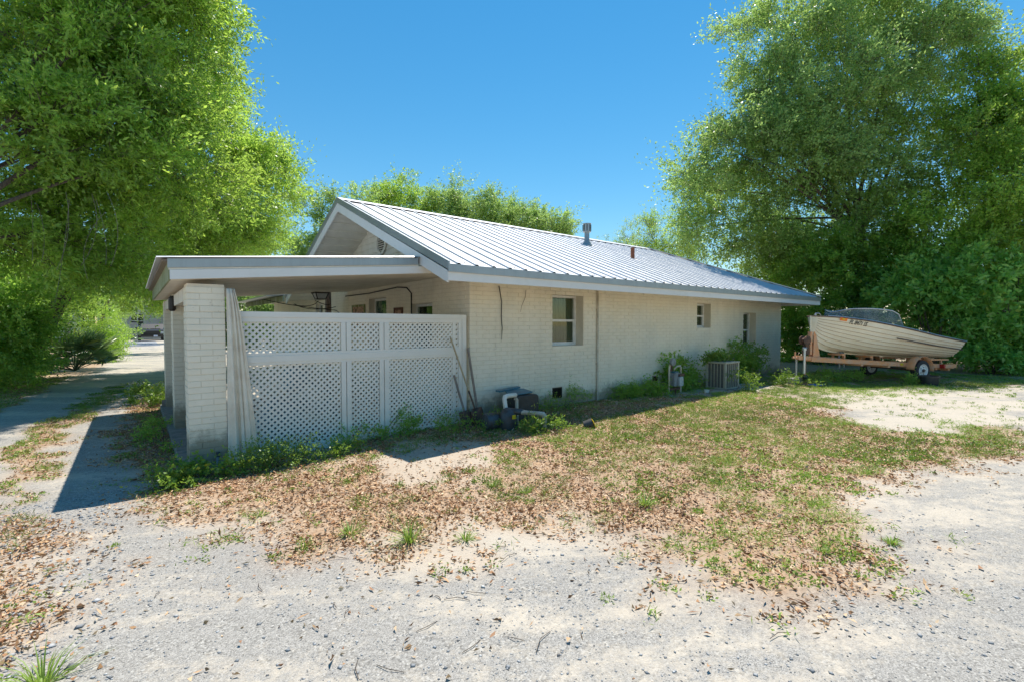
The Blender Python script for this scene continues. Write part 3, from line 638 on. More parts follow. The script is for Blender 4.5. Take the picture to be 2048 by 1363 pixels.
# lattice screen
LY=6.74
scr=thing('lattice_screen','white peeling lattice screen between the brick column and the house corner','lattice screen',(2.6,LY,-.15))
def board(x0,x1,z0,z1,dy=0,th=.035): return MB().box((x0,LY-.02-dy,z0),(x1,LY-.02-dy+th,z1)).build('board',M['white'],scr,bevel=.003)
LX0,LX1=.885,4.335
board(LX0,LX1,1.70,1.772,.012,.05); board(LX0,4.253,1.64,1.70); board(LX0,LX1-.13,1.13,1.215,.008); board(LX0,LX1-.13,1.215,1.25,.0)
board(LX0,LX1-.13,1.095,1.13,.0); board(LX0,4.2,-.17,-.035,.004); board(LX0,4.2,-.035,.02,-.002)
for a,b_ in ((2.27,2.335),(2.345,2.41),(2.83,2.895),(2.905,2.98)):
    board(a,b_,1.25,1.64,.003); board(a,b_,.02,1.095,.003)
board(4.19,4.25,-.17,1.64,.002); board(4.255,4.335,-.19,1.70,.01); board(4.08,4.135,1.25,1.64,-.004); board(4.08,4.135,.02,1.095,-.004); 
def clip(poly,x0,x1,z0,z1):
    for ax,val,sg in ((0,x0,1),(0,x1,-1),(1,z0,1),(1,z1,-1)):
        out=[]
        for i in range(len(poly)):
            a,b_=poly[i],poly[(i+1)%len(poly)]; da=(a[ax]-val)*sg; db=(b_[ax]-val)*sg
            if da>=0: out.append(a)
            if (da>=0)!=(db>=0):
                t=da/(da-db); out.append((a[0]+(b_[0]-a[0])*t,a[1]+(b_[1]-a[1])*t))
        poly=out
        if len(poly)<3: return []
    return poly
def lattice(x0,x1,z0,z1,per=.0785,w=.0285):
    hw=w*math.sqrt(2)/2
    for s in (1,-1):
        lo=(x0-z1) if s>0 else (x0+z0); hi=(x1-z0) if s>0 else (x1+z1)
        c=math.ceil(lo/per)*per
        while c<hi:
            cc=c+random.uniform(-.0015,.0015)
            # the line  x - s*z = cc
            zz0,zz1=z0-.1,z1+.1
            P=[(cc+s*zz0-hw,zz0),(cc+s*zz0+hw,zz0),(cc+s*zz1+hw,zz1),(cc+s*zz1-hw,zz1)]
            P=clip(P,x0,x1,z0,z1)
            if len(P)>=3:
                yy=LY-.002 if s>0 else LY+.005
                MB().prism([(p[0],yy,p[1]) for p in P],(0,.0065,0)).build('slat',M['white'],scr)
            c+=per
for (a,b_) in ((.99,2.265),(2.415,2.825),(2.985,4.19)):
    lattice(a,b_,1.252,1.638); lattice(a,b_,.02,1.093)
# things stored behind the screen
t=thing('storage_bundle','heap of teal and grey cloth bags stored behind the lattice','bags',(2.0,7.3,-.03))
for i,(x,y,z,s_) in enumerate([(1.6,7.25,.3,.3),(2.05,7.3,.42,.36),(1.85,7.4,.8,.22),(2.2,7.2,.15,.22)]):
    prof=[(s_*math.sin(math.pi*k/8)*(1+.12*math.sin(k*2.1+i))+.001,-s_*math.cos(math.pi*k/8)*1.1) for k in range(9)]
    MB().lathe((x,y,max(z,s_*1.1-.03)),prof,14).build('bag',M['pattern'] if i%2 else M['teal'],t,smooth=True)
# cream curtain tied at the column
cu=thing('cloth_curtain','long dirty cream curtain hanging beside the front brick column','curtain',(1.0,6.64,-.1))
n=90; rows=26; v=[]; 
for j in range(rows+1):
    tz=j/rows; z=2.04-2.14*tz
    xa=.878+.0*tz; xb=.915+.28*(tz**.75 if tz<1 else 1); xb=np.interp(tz,[0,.06,.14,.3,.6,1],[.97,1.0,1.03,1.07,1.13,1.20])
    for i in range(n+1):
        s_=i/n; am=.012+.022*min(1,tz*1.5)*(.6+.5*math.sin(s_*5+1)); ph=(s_**1.15+.03*math.sin(s_*9+tz*2))*2*math.pi*3.7
        yy=6.655+am*math.sin(ph+.5*math.sin(tz*3))+.3*am*math.sin(ph*2.3+1+tz)
        v.append((xa+(xb-xa)*s_+.006*math.sin(ph*1.3+tz*4),yy,z+(.03*math.sin(ph*.6) if j==rows else 0)))
f=[(j*(n+1)+i,j*(n+1)+i+1,(j+1)*(n+1)+i+1,(j+1)*(n+1)+i) for j in range(rows) for i in range(n)]
o=MB().add(v,f).build('cloth',M['cloth'],cu,smooth='all'); sd=o.modifiers.new('s','SOLIDIFY'); sd.thickness=.004
t=thing('pipe_stub','short grey pipe with black cap leaning against the brick column','pipe',(.76,6.6,-.15))
MB().tube([(.735,6.58,-.15),(.76,6.64,.03)],.017,10).build('pipe',M['metergrey'],t,smooth=True); MB().tube([(.76,6.64,.03),(.768,6.66,.09)],.02,10).build('cap',M['blackpl'],t,smooth=True)
# shovels
def tool(label,base,top,wood,blade,r=.017,split=.75):
    t=thing('shovel',label,'shovel',base); B=Vector(base); T=Vector(top); d=(T-B).normalized(); L=(T-B).length
    p=B+d*(.26); q_=B+d*(.26+(L-.26)*(1-split)) if split<1 else p
    if split<1: MB().tube([p,q_],[r*1.0,r*1.1],8).build('socket',M['rust'],t,smooth=True)
    MB().tube([q_,T],r,10).build('handle',wood,t,smooth=True)
    side=d.cross(Vector((0,-1,0))).normalized(); nrm=side.cross(d).normalized(); v=[];f=[]
    prof=[(0,.02,.0),(.04,.09,.01),(.14,.11,.02),(.24,.105,.025),(.29,.08,.03)]
    if blade=='round': prof=[(0,.005,0),(.05,.07,.01),(.12,.10,.02),(.22,.105,.025),(.28,.09,.03)]
    if blade=='square': prof=[(0,.105,0),(.06,.11,.01),(.14,.11,.015),(.24,.11,.02),(.28,.10,.03)]
    for (h,w,c) in prof:
        for k in range(7):
            s_=-1+k/3; v.append(B+d*h+side*(w*s_)+nrm*(c*(1-s_*s_)-.02*(1-s_*s_)*0))
    for j in range(len(prof)-1):
        for k in range(6): f.append((j*7+k,j*7+k+1,(j+1)*7+k+1,(j+1)*7+k))
    o=MB().add(v,f).build('blade',M['rust'],t,smooth=True); sd=o.modifiers.new('s','SOLIDIFY'); sd.thickness=.004
tool('short square shovel with grey handle leaning leftmost by the lattice',(4.18,6.40,-.03),(4.06,6.66,.80),M['woodgrey'],'square',.019,1)
tool('long shovel with pale tan handle and dark socket leaning across the lattice',(4.38,6.36,-.02),(4.00,6.66,1.40),M['woodtan'],'round',.014,.72)
tool('long shovel with thick grey handle leaning at the house corner',(4.44,6.48,-.02),(4.33,6.66,1.23),M['woodgrey'],'round',.021,1)
# water pump, tank and pipes
P0=(4.62,5.95,0)
t=thing('water_pump','old dark blue cast water pump in weeds beside the house corner','pump',(4.55,5.85,0))
MB().lathe((4.55,5.86,-.02),[(.135,0),(.15,.03),(.15,.18),(.135,.26),(.09,.32),(.04,.345)],18).build('pump_body',M['bluepl'],t,smooth=True)
MB().lathe((4.18,6.0,.12),[(.05,-.0),(.12,.02),(.135,.08),(.135,.30),(.1,.36),(.04,.4)],16,'x').build('motor',M['bluepl'],t,smooth=True)
MB().tube([(4.56,5.84,.26),(4.66,5.74,.27),(4.72,5.68,.265)],[.07,.05,.045],12).build('outlet',M['bluepl'],t,smooth=True)
MB().box((4.50,5.68,.18),(4.56,5.695,.24)).build('tag',M['decaly'],t)
tag(MB().tube([(4.68,5.72,.265),(4.74,5.62,.262),(4.86,5.48,.255),(4.90,5.44,.245),(4.915,5.42,.21),(4.915,5.415,.12),(4.915,5.41,-.05)],[.043,.034,.034,.042,.042,.034,.034],14).build('discharge_pipe',M['pvcold']),'stained white plastic elbow pipe from the pump down into the weeds','pipe')
tag(MB().tube([(4.57,5.95,.30),(4.57,5.98,.44),(4.59,5.99,.475),(4.64,6.0,.485),(4.86,6.06,.475)],[.036,.036,.042,.036,.036],12).build('inlet_pipe',M['pvc']),'white plastic pipe rising from the pump top and bending right','pipe')
tag(MB().tube([(4.86,6.03,.0),(4.86,6.03,.40),(4.83,6.03,.425)],[.028,.028,.032],12).build('standpipe',M['pvcold']),'upright white standpipe between the pump and the black tub','pipe')
t=thing('pressure_box','black rounded plastic box with teal lid against the wall','box',(5.18,6.25,0))
def rbox(x0,x1,y0,y1,z0,z1,r,mt,name,par):
    pts=[]
    for cx_,cz_,a0 in ((x1-r,z1-r,0),(x0+r,z1-r,90),(x0+.02,z0+.02,180),(x1-.02,z0+.02,270)):
        rr=r if a0<180 else .02
        for k in range(5): a=math.radians(a0+k*22.5); pts.append((cx_+rr*math.cos(a),y0,cz_+rr*math.sin(a)))
    return MB().prism(pts[::-1],(0,y1-y0,0)).build(name,mt,par,smooth=True,bevel=.01)
rbox(4.93,5.42,6.12,6.50,-.02,.44,.07,M['blackpl'],'tank_body',t)
MB().prism([(4.80,6.14,.44),(5.30,6.14,.465),(5.40,6.5,.47),(4.95,6.5,.50)],(0,0,.022)).build('lid',M['teal'],t,bevel=.006)
tag(MB().prism([(4.72,6.3,.50),(5.34,6.52,.50),(5.34,6.62,.50),(4.72,6.42,.50)],(0,0,.03)).build('teal_board',M['teal'],bevel=.004),'faded teal board lying across the top of the pump pipes','board')
t=thing('garden_pot','dark garden pot with yellow inside tipped in the grass','pot',(5.50,5.07,0))
MB().tube([(5.45,5.1,.05),(5.55,5.02,.09)],[.07,.085],14).build('pot_body',M['blackpl'],t,smooth=True); MB().tube([(5.56,5.012,.093),(5.566,5.008,.096)],[.078,.07],14).build('yellow_rim',M['decaly'],t)
tag(MB().lathe((2.94,6.06,-.075),[(.30,0),(.31,.02),(.30,.035),(.02,.04)],26).build('stepping_stone',M['concrete'],smooth=True),'round flat concrete stepping stone in front of the lattice','stepping stone')
# air conditioner
ax0,ax1,ay0,ay1,az0,az1=10.9,11.55,5.70,6.20,.10,.74
t=thing('air_conditioner','beige metal air conditioner unit with vines on top beside the wall','air conditioner',(11.22,5.95,.09))
MB().box((ax0-.08,ay0-.08,.0),(ax1+.08,ay1+.08,.1)).build('pad',M['conc_dark'],t,bevel=.01)
MB().box((ax0+.03,ay0+.03,az0),(ax1-.03,ay1-.03,az1-.04)).build('coil',M['coil'],t)
MB().box((ax0-.012,ay0-.012,az1-.045),(ax1+.012,ay1+.012,az1)).build('top_cover',M['ac'],t,bevel=.012)
MB().lathe(((ax0+ax1)/2,(ay0+ay1)/2,az1-.004),[(.2,0),(.2,.012),(.17,.014)],20).build('fan_grille',M['coil'],t)
for (x,y) in ((ax0,ay0),(ax1-.055,ay0),(ax0,ay1-.055),(ax1-.055,ay1-.055)): MB().box((x,y,az0),(x+.055,y+.055,az1-.045)).build('corner_post',M['ac'],t,bevel=.004)
for i in range(1,6):
    x=ax0+.055+(ax1-ax0-.11)*i/6; MB().box((x-.007,ay0+.004,az0+.02),(x+.007,ay0+.02,az1-.046)).build('slat',M['ac'],t)
for i in range(1,5):
    y=ay0+.055+(ay1-ay0-.11)*i/5; MB().box((ax0+.004,y-.007,az0+.02),(ax0+.02,y+.007,az1-.046)).build('slat',M['ac'],t)
MB().box((ax0,ay0+.003,az0-.0),(ax1,ay0+.018,az0+.03)).box((ax0+.003,ay0+.02,az0),(ax0+.018,ay1,az0+.03)).build('base_rail',M['ac'],t)
# gas meter
gx_,gy_=9.45,6.12
t=thing('gas_meter','grey gas meter with rusty pipes standing beside the wall','gas meter',(gx_,gy_,.07))
MB().tube([(gx_-.20,gy_,.0),(gx_-.20,gy_,.62),(gx_-.18,gy_,.72),(gx_-.10,gy_,.74)],.02,10).build('riser_pipe',M['pvcold'],t,smooth=True)
MB().tube([(gx_+.22,gy_-.02,.10),(gx_+.22,gy_-.02,.66),(gx_+.19,gy_-.02,.70),(gx_+.05,gy_-.02,.69),(gx_-.02,gy_,.62)],.018,10).build('outlet_pipe',M['pvcold'],t,smooth=True)
rbox(gx_-.13,gx_+.10,gy_-.09,gy_+.08,.26,.56,.06,M['metergrey'],'meter_body',t); rbox(gx_+.0,gx_+.15,gy_-.14,gy_-.09,.26,.47,.03,M['meterlt'],'dial_box',t)
MB().box((gx_+.02,gy_-.12,.47),(gx_+.22,gy_-.0,.53)).build('bracket',M['rust'],t,bevel=.006); MB().box((gx_-.1,gy_-.07,.56),(gx_+.06,gy_+.05,.585)).build('top_plate',M['teal'],t)
MB().lathe((gx_-.16,gy_-.05,.80),[(.02,-.05),(.085,-.04),(.09,0),(.06,.03),(.02,.04)],16,'y').build('regulator',M['metergrey'],t,smooth=True)
MB().tube([(gx_-.15,gy_,.60),(gx_-.12,gy_,.74)],.035,10).build('coupling',M['rust'],t,smooth=True)
MB().bar((gx_-.2,gy_,.20),(gx_+.22,gy_,.19),.04,.05).bar((gx_+.02,gy_-.02,-.02),(gx_+.02,gy_-.02,.2),.02,.02).build('support',M['rust'],t)
tag(MB().tube([(10.22,5.79,.05),(10.23,5.79,.15)],[.05,.06],9).build('paint_can',M['pvc']),'small white crushed can in the weeds before the air conditioner','can')
# ---------------------------------------------------------------- boat on trailer (local frames: +x from bow towards stern)
ang=math.radians(-20.5); BLn=4.62
boat=thing('lapstrake_boat','cream lapstrake motor boat with curved windshield on the orange trailer','boat',(13.53,4.86,0.0),rot=(0,0,ang))
def bh(s):   # half beam
    return .80*(1-(1-min(s/.55,1))**2.0)**.62*(1-.10*max(0,s-.55)/.45)+.015
zs=lambda s:float(np.interp(s,[0,.1,.25,.5,.75,1],[1.83,1.79,1.70,1.50,1.31,1.155]))
def zk(s): return float(np.interp(s,[0,.012,.03,.06,.1,.16,.3,.6,1],[1.50,1.28,1.14,1.04,.975,.93,.87,.78,.685]))
def sec(s,t):   # t: 0 keel .. 1 sheer
    b=bh(s); zk_,zs_=zk(s),zs(s); full=min(1,s/.35)
    ex=1.0-.45*full; y=b*(t**ex); z=zk_+(zs_-zk_)*(t**(1.0+.75*full)); return y,z
ST=[0,.006,.015,.03,.05,.08,.12,.17,.23,.3,.38,.46,.55,.64,.73,.82,.91,1]
nS=9; TT=[0,.16,.30,.42,.53,.63,.72,.81,.90,1.0]
def sec_t(k): return TT[k]
for sd_ in (-1,1):
    for k in range(nS):
        v=[];f=[]
        for s in ST:
            a=sec(s,TT[k]); b_=sec(s,TT[k+1]); lap=.013*min(1,s/.03)
            x=s*BLn
            v+=[(x,sd_*(a[0]+lap),a[1]-.008*(k>0)),(x,sd_*(b_[0]),b_[1]),(x,sd_*max(0,b_[0]-.014),b_[1]),(x,sd_*max(0,a[0]-.004),a[1]-.008*(k>0))]
        for i in range(len(ST)-1):
            for j in range(4):
                q_=(i*4+j,i*4+(j+1)%4,(i+1)*4+(j+1)%4,(i+1)*4+j); f.append(q_ if sd_<0 else q_[::-1])
        MB().add(v,f).build('strake',M['hull'],boat,smooth=True,local=True)
v=[(BLn+.004,-sec(1,t)[0],sec(1,t)[1]) for t in TT]+[(BLn+.004,sec(1,t)[0],sec(1,t)[1]) for t in TT[::-1]]
MB().prism(v,(-.02,0,0)).build('transom',M['hull'],boat,local=True)
for sd_ in (-1,1):
    MB().tube([(s*BLn,sd_*(bh(s)+.008),zs(s)+.004) for s in ST],.018,6).build('gunwale',M['gunwale'],boat,smooth=True,local=True)
    MB().tube([(s*BLn,sd_*(bh(s)-.0),zs(s)+.028) for s in ST[4:]]+[(BLn+.06,sd_*bh(1),zs(1)+.02)],.011,6).build('gunwale_trim',M['alu'],boat,smooth=True,local=True)
    ss=[.44+.56*i/12 for i in range(13)]
    MB().tube([(s*BLn,sd_*(sec(s,.80)[0]+.02),sec(s,.80)[1]-.045-.03*(s-.44)) for s in ss],.015,6).build('rub_strake',M['gunwale'],boat,smooth=True,local=True)
for sd_ in (-1,1):
    for k in range(1,nS):
        v=[]; 
        for s in ST[2:]:
            a=sec(s,TT[k]); b_=sec(s,TT[k+1]); dz=.011/max(.02,b_[1]-a[1]); 
            for q_ in (-.004,dz): p=(a[0]+(b_[0]-a[0])*q_,a[1]+(b_[1]-a[1])*q_); v.append((s*BLn,sd_*(p[0]+.0165*(1-.3*(q_>0))),p[1]-.008))
        MB().add(v,[(2*i,2*i+2,2*i+3,2*i+1) for i in range(len(ST)-3)])  .build('seam',M['seam'],boat,local=True)
MB().tube([(s*BLn-.012,0,zk(s)-.012) for s in ST]+[],.02,6).tube([(-.01,0,1.84),(-.01,0,1.48)],.018,6).build('stem_and_keel',M['hull'],boat,smooth=True,local=True)
dk=[s for s in ST if s<=.40]+[.40]; v=[]
for s in dk: v+=[(s*BLn,-bh(s)+.005,zs(s)-.004),(s*BLn,0,zs(s)+.035*min(1,s*5)),(s*BLn,bh(s)-.005,zs(s)-.004)]
f=[]
for i in range(len(dk)-1): f+=[(3*i,3*i+1,3*i+4,3*i+3),(3*i+1,3*i+2,3*i+5,3*i+4)]
MB().add(v,f).build('foredeck',M['gunwale'],boat,local=True)
MB().tube([(.06,-.05,1.86),(.10,-.06,1.905),(.2,-.07,1.90),(.26,-.06,1.85)],.012,6).tube([(.16,.0,1.84),(.16,0,1.9)],.02,6).build('bow_cleat',M['alu'],boat,smooth=True,local=True)
# windshield: curved sheet wrapping from one gunwale round the deck to the other
ws=[];N_=24
for i in range(N_+1):
    t_=-1+2*i/N_; a=abs(t_)
    s=float(np.interp(a,[0,.35,.7,1],[.14,.18,.31,.475])); y=math.copysign(min(bh(s)-.03,bh(s)*min(1,a*1.7)),t_) if a>0 else 0
    zb=zs(s)+.02; h=float(np.interp(a,[0,.2,.45,.7,.84,.91,.96,1],[.15,.20,.28,.33,.355,.32,.19,.02]))
    lean=.05*h/.3
    ws.append(((s*BLn,y,zb),(s*BLn+lean+.12*(a<.4)*0,y*.97,zb+h)))
v=[p for w in ws for p in w]; f=[(2*i,2*i+2,2*i+3,2*i+1) for i in range(N_)]
wo=MB().add(v,f).build('windshield',M['plexi'],boat,smooth='all',local=True); sd=wo.modifiers.new('s','SOLIDIFY'); sd.thickness=.006
MB().tube([w[1] for w in ws],.013,6).build('windshield_rim',M['alu'],boat,smooth=True,local=True); MB().tube([w[0] for w in ws],.012,6).build('windshield_base',M['alu'],boat,smooth=True,local=True)
MB().prism([(2.2,-.6,1.12),(2.6,-.6,1.10),(2.6,.6,1.10),(2.2,.6,1.12)],(0,0,.03)).prism([(3.5,-.62,1.05),(3.8,-.62,1.04),(3.8,.62,1.04),(3.5,.62,1.05)],(0,0,.03)).build('seats',M['gunwale'],boat,local=True)
# registration number and decal on the near bow
def surf(s,t,off=.016):
    a=sec(s,t); return Vector((s*BLn,-(a[0]+off),a[1]))
def text_on(txt,s0,s1,tmid,hgt):
    cu_=bpy.data.curves.new('t','FONT'); cu_.body=txt; cu_.size=1; cu_.extrude=0; cu_.shear=.25; cu_.offset=.012
    o=bpy.data.objects.new('t',cu_); COL.objects.link(o); bpy.context.view_layer.update()
    me=bpy.data.meshes.new_from_object(o.evaluated_get(bpy.context.evaluated_depsgraph_get())); bpy.data.objects.remove(o)
    xs=[q_.co.x for q_ in me.vertices]; ysv=[q_.co.y for q_ in me.vertices]; w=max(xs); 
    for q_ in me.vertices:
        s=s0+(s1-s0)*(q_.co.x/w); p=surf(s,TT[8],.02); slope=(surf(s+.01,TT[9])-surf(s+.01,TT[8])); up=(surf(s,TT[9],.016)-surf(s,TT[8],.016))
        q_.co=surf(s,TT[8],.022)+up.normalized()*((q_.co.y/.72)*hgt+tmid)
    me.materials.clear(); me.materials.append(M['black']); ob=bpy.data.objects.new('registration_number',me); COL.objects.link(ob); ob.parent=boat; return ob
text_on('FL 8471 SS',.146,.240,-.018,.112)
def decal(name,s0,s1,z0,z1,mt,off):
    v=[]
    for s in (s0,s1):
        up=(surf(s,TT[9])-surf(s,TT[8])).normalized(); v+=[surf(s,TT[8],off)+up*z0,surf(s,TT[8],off)+up*z1]
    MB().add(v,[(0,2,3,1)]).build(name,mt,boat,local=True)
decal('registration_sticker',.098,.132,.03,.115,M['decalo'],.024); decal('sticker_centre',.108,.120,.055,.09,M['decaly'],.028)
# trailer
tl=thing('boat_trailer','orange painted boat trailer with white wheel standing on weedy ground','trailer',(13.53,4.86,0.0),rot=(0,0,ang))
def L(x,y=0): 
    return Vector((x,y,0))
zt=lambda x:.80-.062*(x+.55)
TB=lambda x:(x,-.0,zt(x))
MB().bar((-.45,-.02,zt(-.45)),(1.0,-.05,zt(1.0)),.10,.105).build('tongue',M['trailer'],tl,local=True,bevel=.006)
for sd_ in (-1,1):
    MB().bar((-.05,sd_*.06,zt(0)-.02),(2.35,sd_*.50,zt(2.35)-.02),.07,.11).bar((2.35,sd_*.50,zt(2.35)-.02),(4.55,sd_*.50,zt(4.3)-.02),.07,.11).build('frame_rail',M['trailer'],tl,local=True,bevel=.005)
for x in (1.35,2.1,3.9,4.4): MB().bar((x,-.5 if x>2 else -.35,zt(x)-.08),(x,.5 if x>2 else .35,zt(x)-.08),.08,.08).build('cross_member',M['trailer'],tl,local=True)
for x in (1.0,2.0): MB().bar((x,-.12,zt(x)+.0),(x,-.12,zk(x/BLn)-.03),.05,.05).bar((x-.04,0.15,zt(x)),(x-.04,.15,zk(x/BLn)-.03),.05,.05).bar((x-.12,-.2,zk(x/BLn)-.05),(x-.12,.2,zk(x/BLn)-.05),.08,.05).build('keel_support',M['trailer'],tl,local=True)
for sd_ in (-1,1):
    MB().bar((3.0,sd_*.42,.70),(4.45,sd_*.42,.665),.09,.045).build('bunk',M['trailer'],tl,local=True,bevel=.004); MB().bar((4.2,sd_*.42,.50),(4.2,sd_*.42,.66),.04,.04).build('bunk_post',M['trailer'],tl,local=True)
# winch post
MB().prism([(.02,-.06,.70),(.30,-.06,.66),(.16,-.06,1.18),(.13,-.06,1.44),(.05,-.06,1.44),(.04,-.06,1.1)],(0,.012,0)).prism([(.02,.05,.70),(.30,.05,.66),(.16,.05,1.18),(.13,.05,1.44),(.05,.05,1.44),(.04,.05,1.1)],(0,.012,0)).build('winch_post',M['trailer'],tl,local=True)
MB().box((-.06,-.05,.86),(-.0,.03,1.44)).build('upright',M['trailer'],tl,local=True)
MB().lathe((-.2,-.10,1.22),[(.03,0),(.115,.01),(.115,.03),(.06,.04),(.06,.14),(.115,.15),(.115,.17),(.03,.18)],18,'y').build('winch_drum',M['rust'],tl,local=True,smooth=True)
MB().prism([(-.24,-.07,.86),(-.10,-.07,.86),(-.12,-.07,1.15),(-.22,-.07,1.15)],(0,.1,0)).build('winch_bracket',M['rust'],tl,local=True)
MB().tube([(.18,0,1.22),(.24,0,1.20)],[.05,.05],10).build('bow_roller',M['redl'],tl,local=True)
MB().box((.06,-.076,.73),(.13,-.073,.80)).build('sticker',M['plate'],tl,local=True)
MB().tube([(-.58,0,zt(-.5)),(-.44,0,zt(-.44))],.03,8).box((-.52,-.01,zt(-.5)),(-.48,.01,zt(-.5)+.14)).build('coupler',M['trailer'],tl,local=True)
MB().tube([(-.30,-.09,.40),(-.30,-.09,.98)],.032,10).tube([(-.30,-.09,.98),(-.30,-.09,1.03)],.05,10).tube([(-.36,-.09,1.04),(-.22,-.09,1.04)],.012,6).build('jack',M['alu'],tl,local=True,smooth=True)
MB().tube([(-.27,-.09,.70),(-.27,-.09,.36),(-.27,-.09,.33)],.02,8).build('jack_leg',M['trailer'],tl,local=True,smooth=True)
MB().tube([(-.31,-.09,.31),(-.23,-.09,.31)],.06,12).build('jack_foot',M['blackpl'],tl,local=True,smooth=True)
ch=MB(); 
for z_ in np.arange(.26,.78,.035): ch.tube([(-.5,-.02,z_),(-.5+.008*math.sin(z_*90),-.02+.008*math.cos(z_*90),z_+.03)],.007,5)
ch.build('safety_chain',M['alu'],tl,local=True)
MB().tube([(-.42,.02,.25),(-.42,.02,.76)],.011,6).build('prop_rod',M['alu'],tl,local=True)
MB().tube([(.88,-.10,.50),(.86,-.10,.80),(.92,-.09,.90),(1.02,-.08,.90),(1.06,-.08,.80),(1.06,-.08,.52)],.022,8).build('keel_roller_bracket',M['metergrey'],tl,local=True,smooth=True)
for sd_ in (-1,1):
    w=bpy.data.objects.new('wheel',None); COL.objects.link(w); w.parent=tl; wx,wy,wz=3.0,sd_*.66,.435
    w.location=(wx,wy,wz)
    MB().lathe((0,0,0),[(.16,-.05),(.172,-.08),(.22,-.085),(.262,-.07),(.275,-.03),(.275,.03),(.262,.07),(.22,.085),(.172,.08),(.16,.05)],32,'y').build('tyre',M['rubber'],w,local=True,smooth=True)
    MB().lathe((0,0,0),[(.171,.0),(.171,-.082),(.155,-.078),(.135,-.06),(.06,-.066),(.055,-.075),(.03,-.076)],28,'y').build('rim',M['rimw'],w,local=True,smooth=True)
    hb=MB()
    for k in range(5):
        t_=k*2*math.pi/5; hb.lathe((.09*math.cos(t_),-.0655,.09*math.sin(t_)),[(.014,0),(.014,-.004)],8,'y')
    hb.build('rim_holes',M['black'],w,local=True); MB().lathe((0,0,0),[(.045,-.07),(.045,-.09),(.02,-.095)],12,'y').build('hub',M['rust'],w,local=True,smooth=True)
    v=[];n=18
    for k in range(n+1):
        t_=math.radians(178-k*(186)/n); 
        for (rr,yy) in ((.335,-.11),(.345,-.06),(.345,.10),(.325,-.115)): v.append((wx+rr*math.cos(t_)*1.08,wy-yy*(-sd_) if sd_<0 else wy+yy*(-1),wz+.02+rr*math.sin(t_)))
    f=[]
    for k in range(n):
        for j in ((3,0),(0,1),(1,2)): f.append((k*4+j[0],k*4+j[1],(k+1)*4+j[1],(k+1)*4+j[0]))
    o=MB().add(v,f).build('fender',M['trailer'],tl,local=True,smooth=True); sd=o.modifiers.new('s','SOLIDIFY'); sd.thickness=.005
MB().tube([(3.0,-.6,.435),(3.0,.6,.435)],.028,8).build('axle',M['rust'],tl,local=True)
MB().box((4.0,-.62,.46),(4.5,-.54,.56)).build('light_bar',M['trailer'],tl,local=True); MB().box((3.96,-.635,.46),(4.03,-.53,.56)).build('tail_light',M['redl'],tl,local=True)
MB().box((2.45,-.545,zt(2.45)-.045),(2.55,-.537,zt(2.45)+.01)).build('side_marker',M['decaly'],tl,local=True)
blk=(13.25,5.13); tag(MB().box((blk[0]-.24,blk[1]-.12,gf(*blk)-.02),(blk[0]+.22,blk[1]+.1,gf(*blk)+.14)).build('concrete_block',M['concrete'],bevel=.012),'grey concrete block under the front jack of the trailer','concrete block')
tb=(15.35,2.86)
t=thing('black_tub','black plastic tub on the ground in front of the trailer wheel','tub',(tb[0],tb[1],gf(*tb)))
MB().lathe((tb[0],tb[1],gf(*tb)),[(.17,0),(.20,.2),(.215,.2),(.215,.225),(.19,.225),(.175,.03)],20).build('tub_body',M['blackpl'],t,smooth=True); MB().tube([(tb[0]-.08,tb[1],gf(*tb)+.225),(tb[0]+.05,tb[1],gf(*tb)+.26),(tb[0]+.12,tb[1],gf(*tb)+.225)],.012,6).build('handle',M['rust'],t)
v=[];n=9
for j in range(n):
    for i in range(n):
        x=12.95+.5*i/(n-1)+.03*math.sin(j*2.2); y=4.45+.25*j/(n-1)+.04*math.sin(i*1.9); v.append((x,y,gf(x,y)+.012+.03*abs(math.sin(i*2.3+j*1.7))))
tag(MB().add(v,[(j*n+i,j*n+i+1,(j+1)*n+i+1,(j+1)*n+i) for j in range(n-1) for i in range(n-1)]).build('blue_tarp_scrap',M['tarp']),'crumpled scrap of blue tarp lying in weeds below the bow','tarp')
# ---------------------------------------------------------------- across the street
t=thing('pickup_truck','dark blue pickup truck parked facing the street beyond the driveway','truck',(1.55,66.0,-.1))
X0,X1,YF=.35,2.75,65.2; zb=-.08
MB().prism([(X0,YF,zb+.55),(X0,YF+.3,zb+1.15),(X0,YF+1.6,zb+1.25),(X0,YF+5.2,zb+1.25),(X0,YF+5.2,zb+.5)],(X1-X0,0,0)).build('body',M['trunkblue'],t,bevel=.06)
MB().prism([(X0+.12,YF+1.5,zb+1.22),(X0+.3,YF+2.3,zb+1.85),(X0+.3,YF+3.8,zb+1.85),(X0+.15,YF+4.1,zb+1.22)],(X1-X0-.3,0,0)).build('cab',M['trunkblue'],t,bevel=.05)
MB().prism([(X0+.28,YF+1.55,zb+1.3),(X1-.38,YF+1.55,zb+1.3),(X1-.5,YF+2.2,zb+1.78),(X0+.42,YF+2.2,zb+1.78)],(0,-.02,.0)).build('windshield',M['trunkblue'],t)
MB().box((X0+.5,YF-.03,zb+.72),(X1-.5,YF+.1,zb+1.02)).build('grille',M['darkmetal'],t); MB().box((X0,YF-.12,zb+.42),(X1,YF+.08,zb+.66)).build('bumper',M['darkmetal'],t,bevel=.03)
for x in (X0+.06,X1-.46): MB().box((x,YF-.02,zb+.76),(x+.40,YF+.1,zb+1.0)).build('headlight',M['meterlt'],t,bevel=.03)
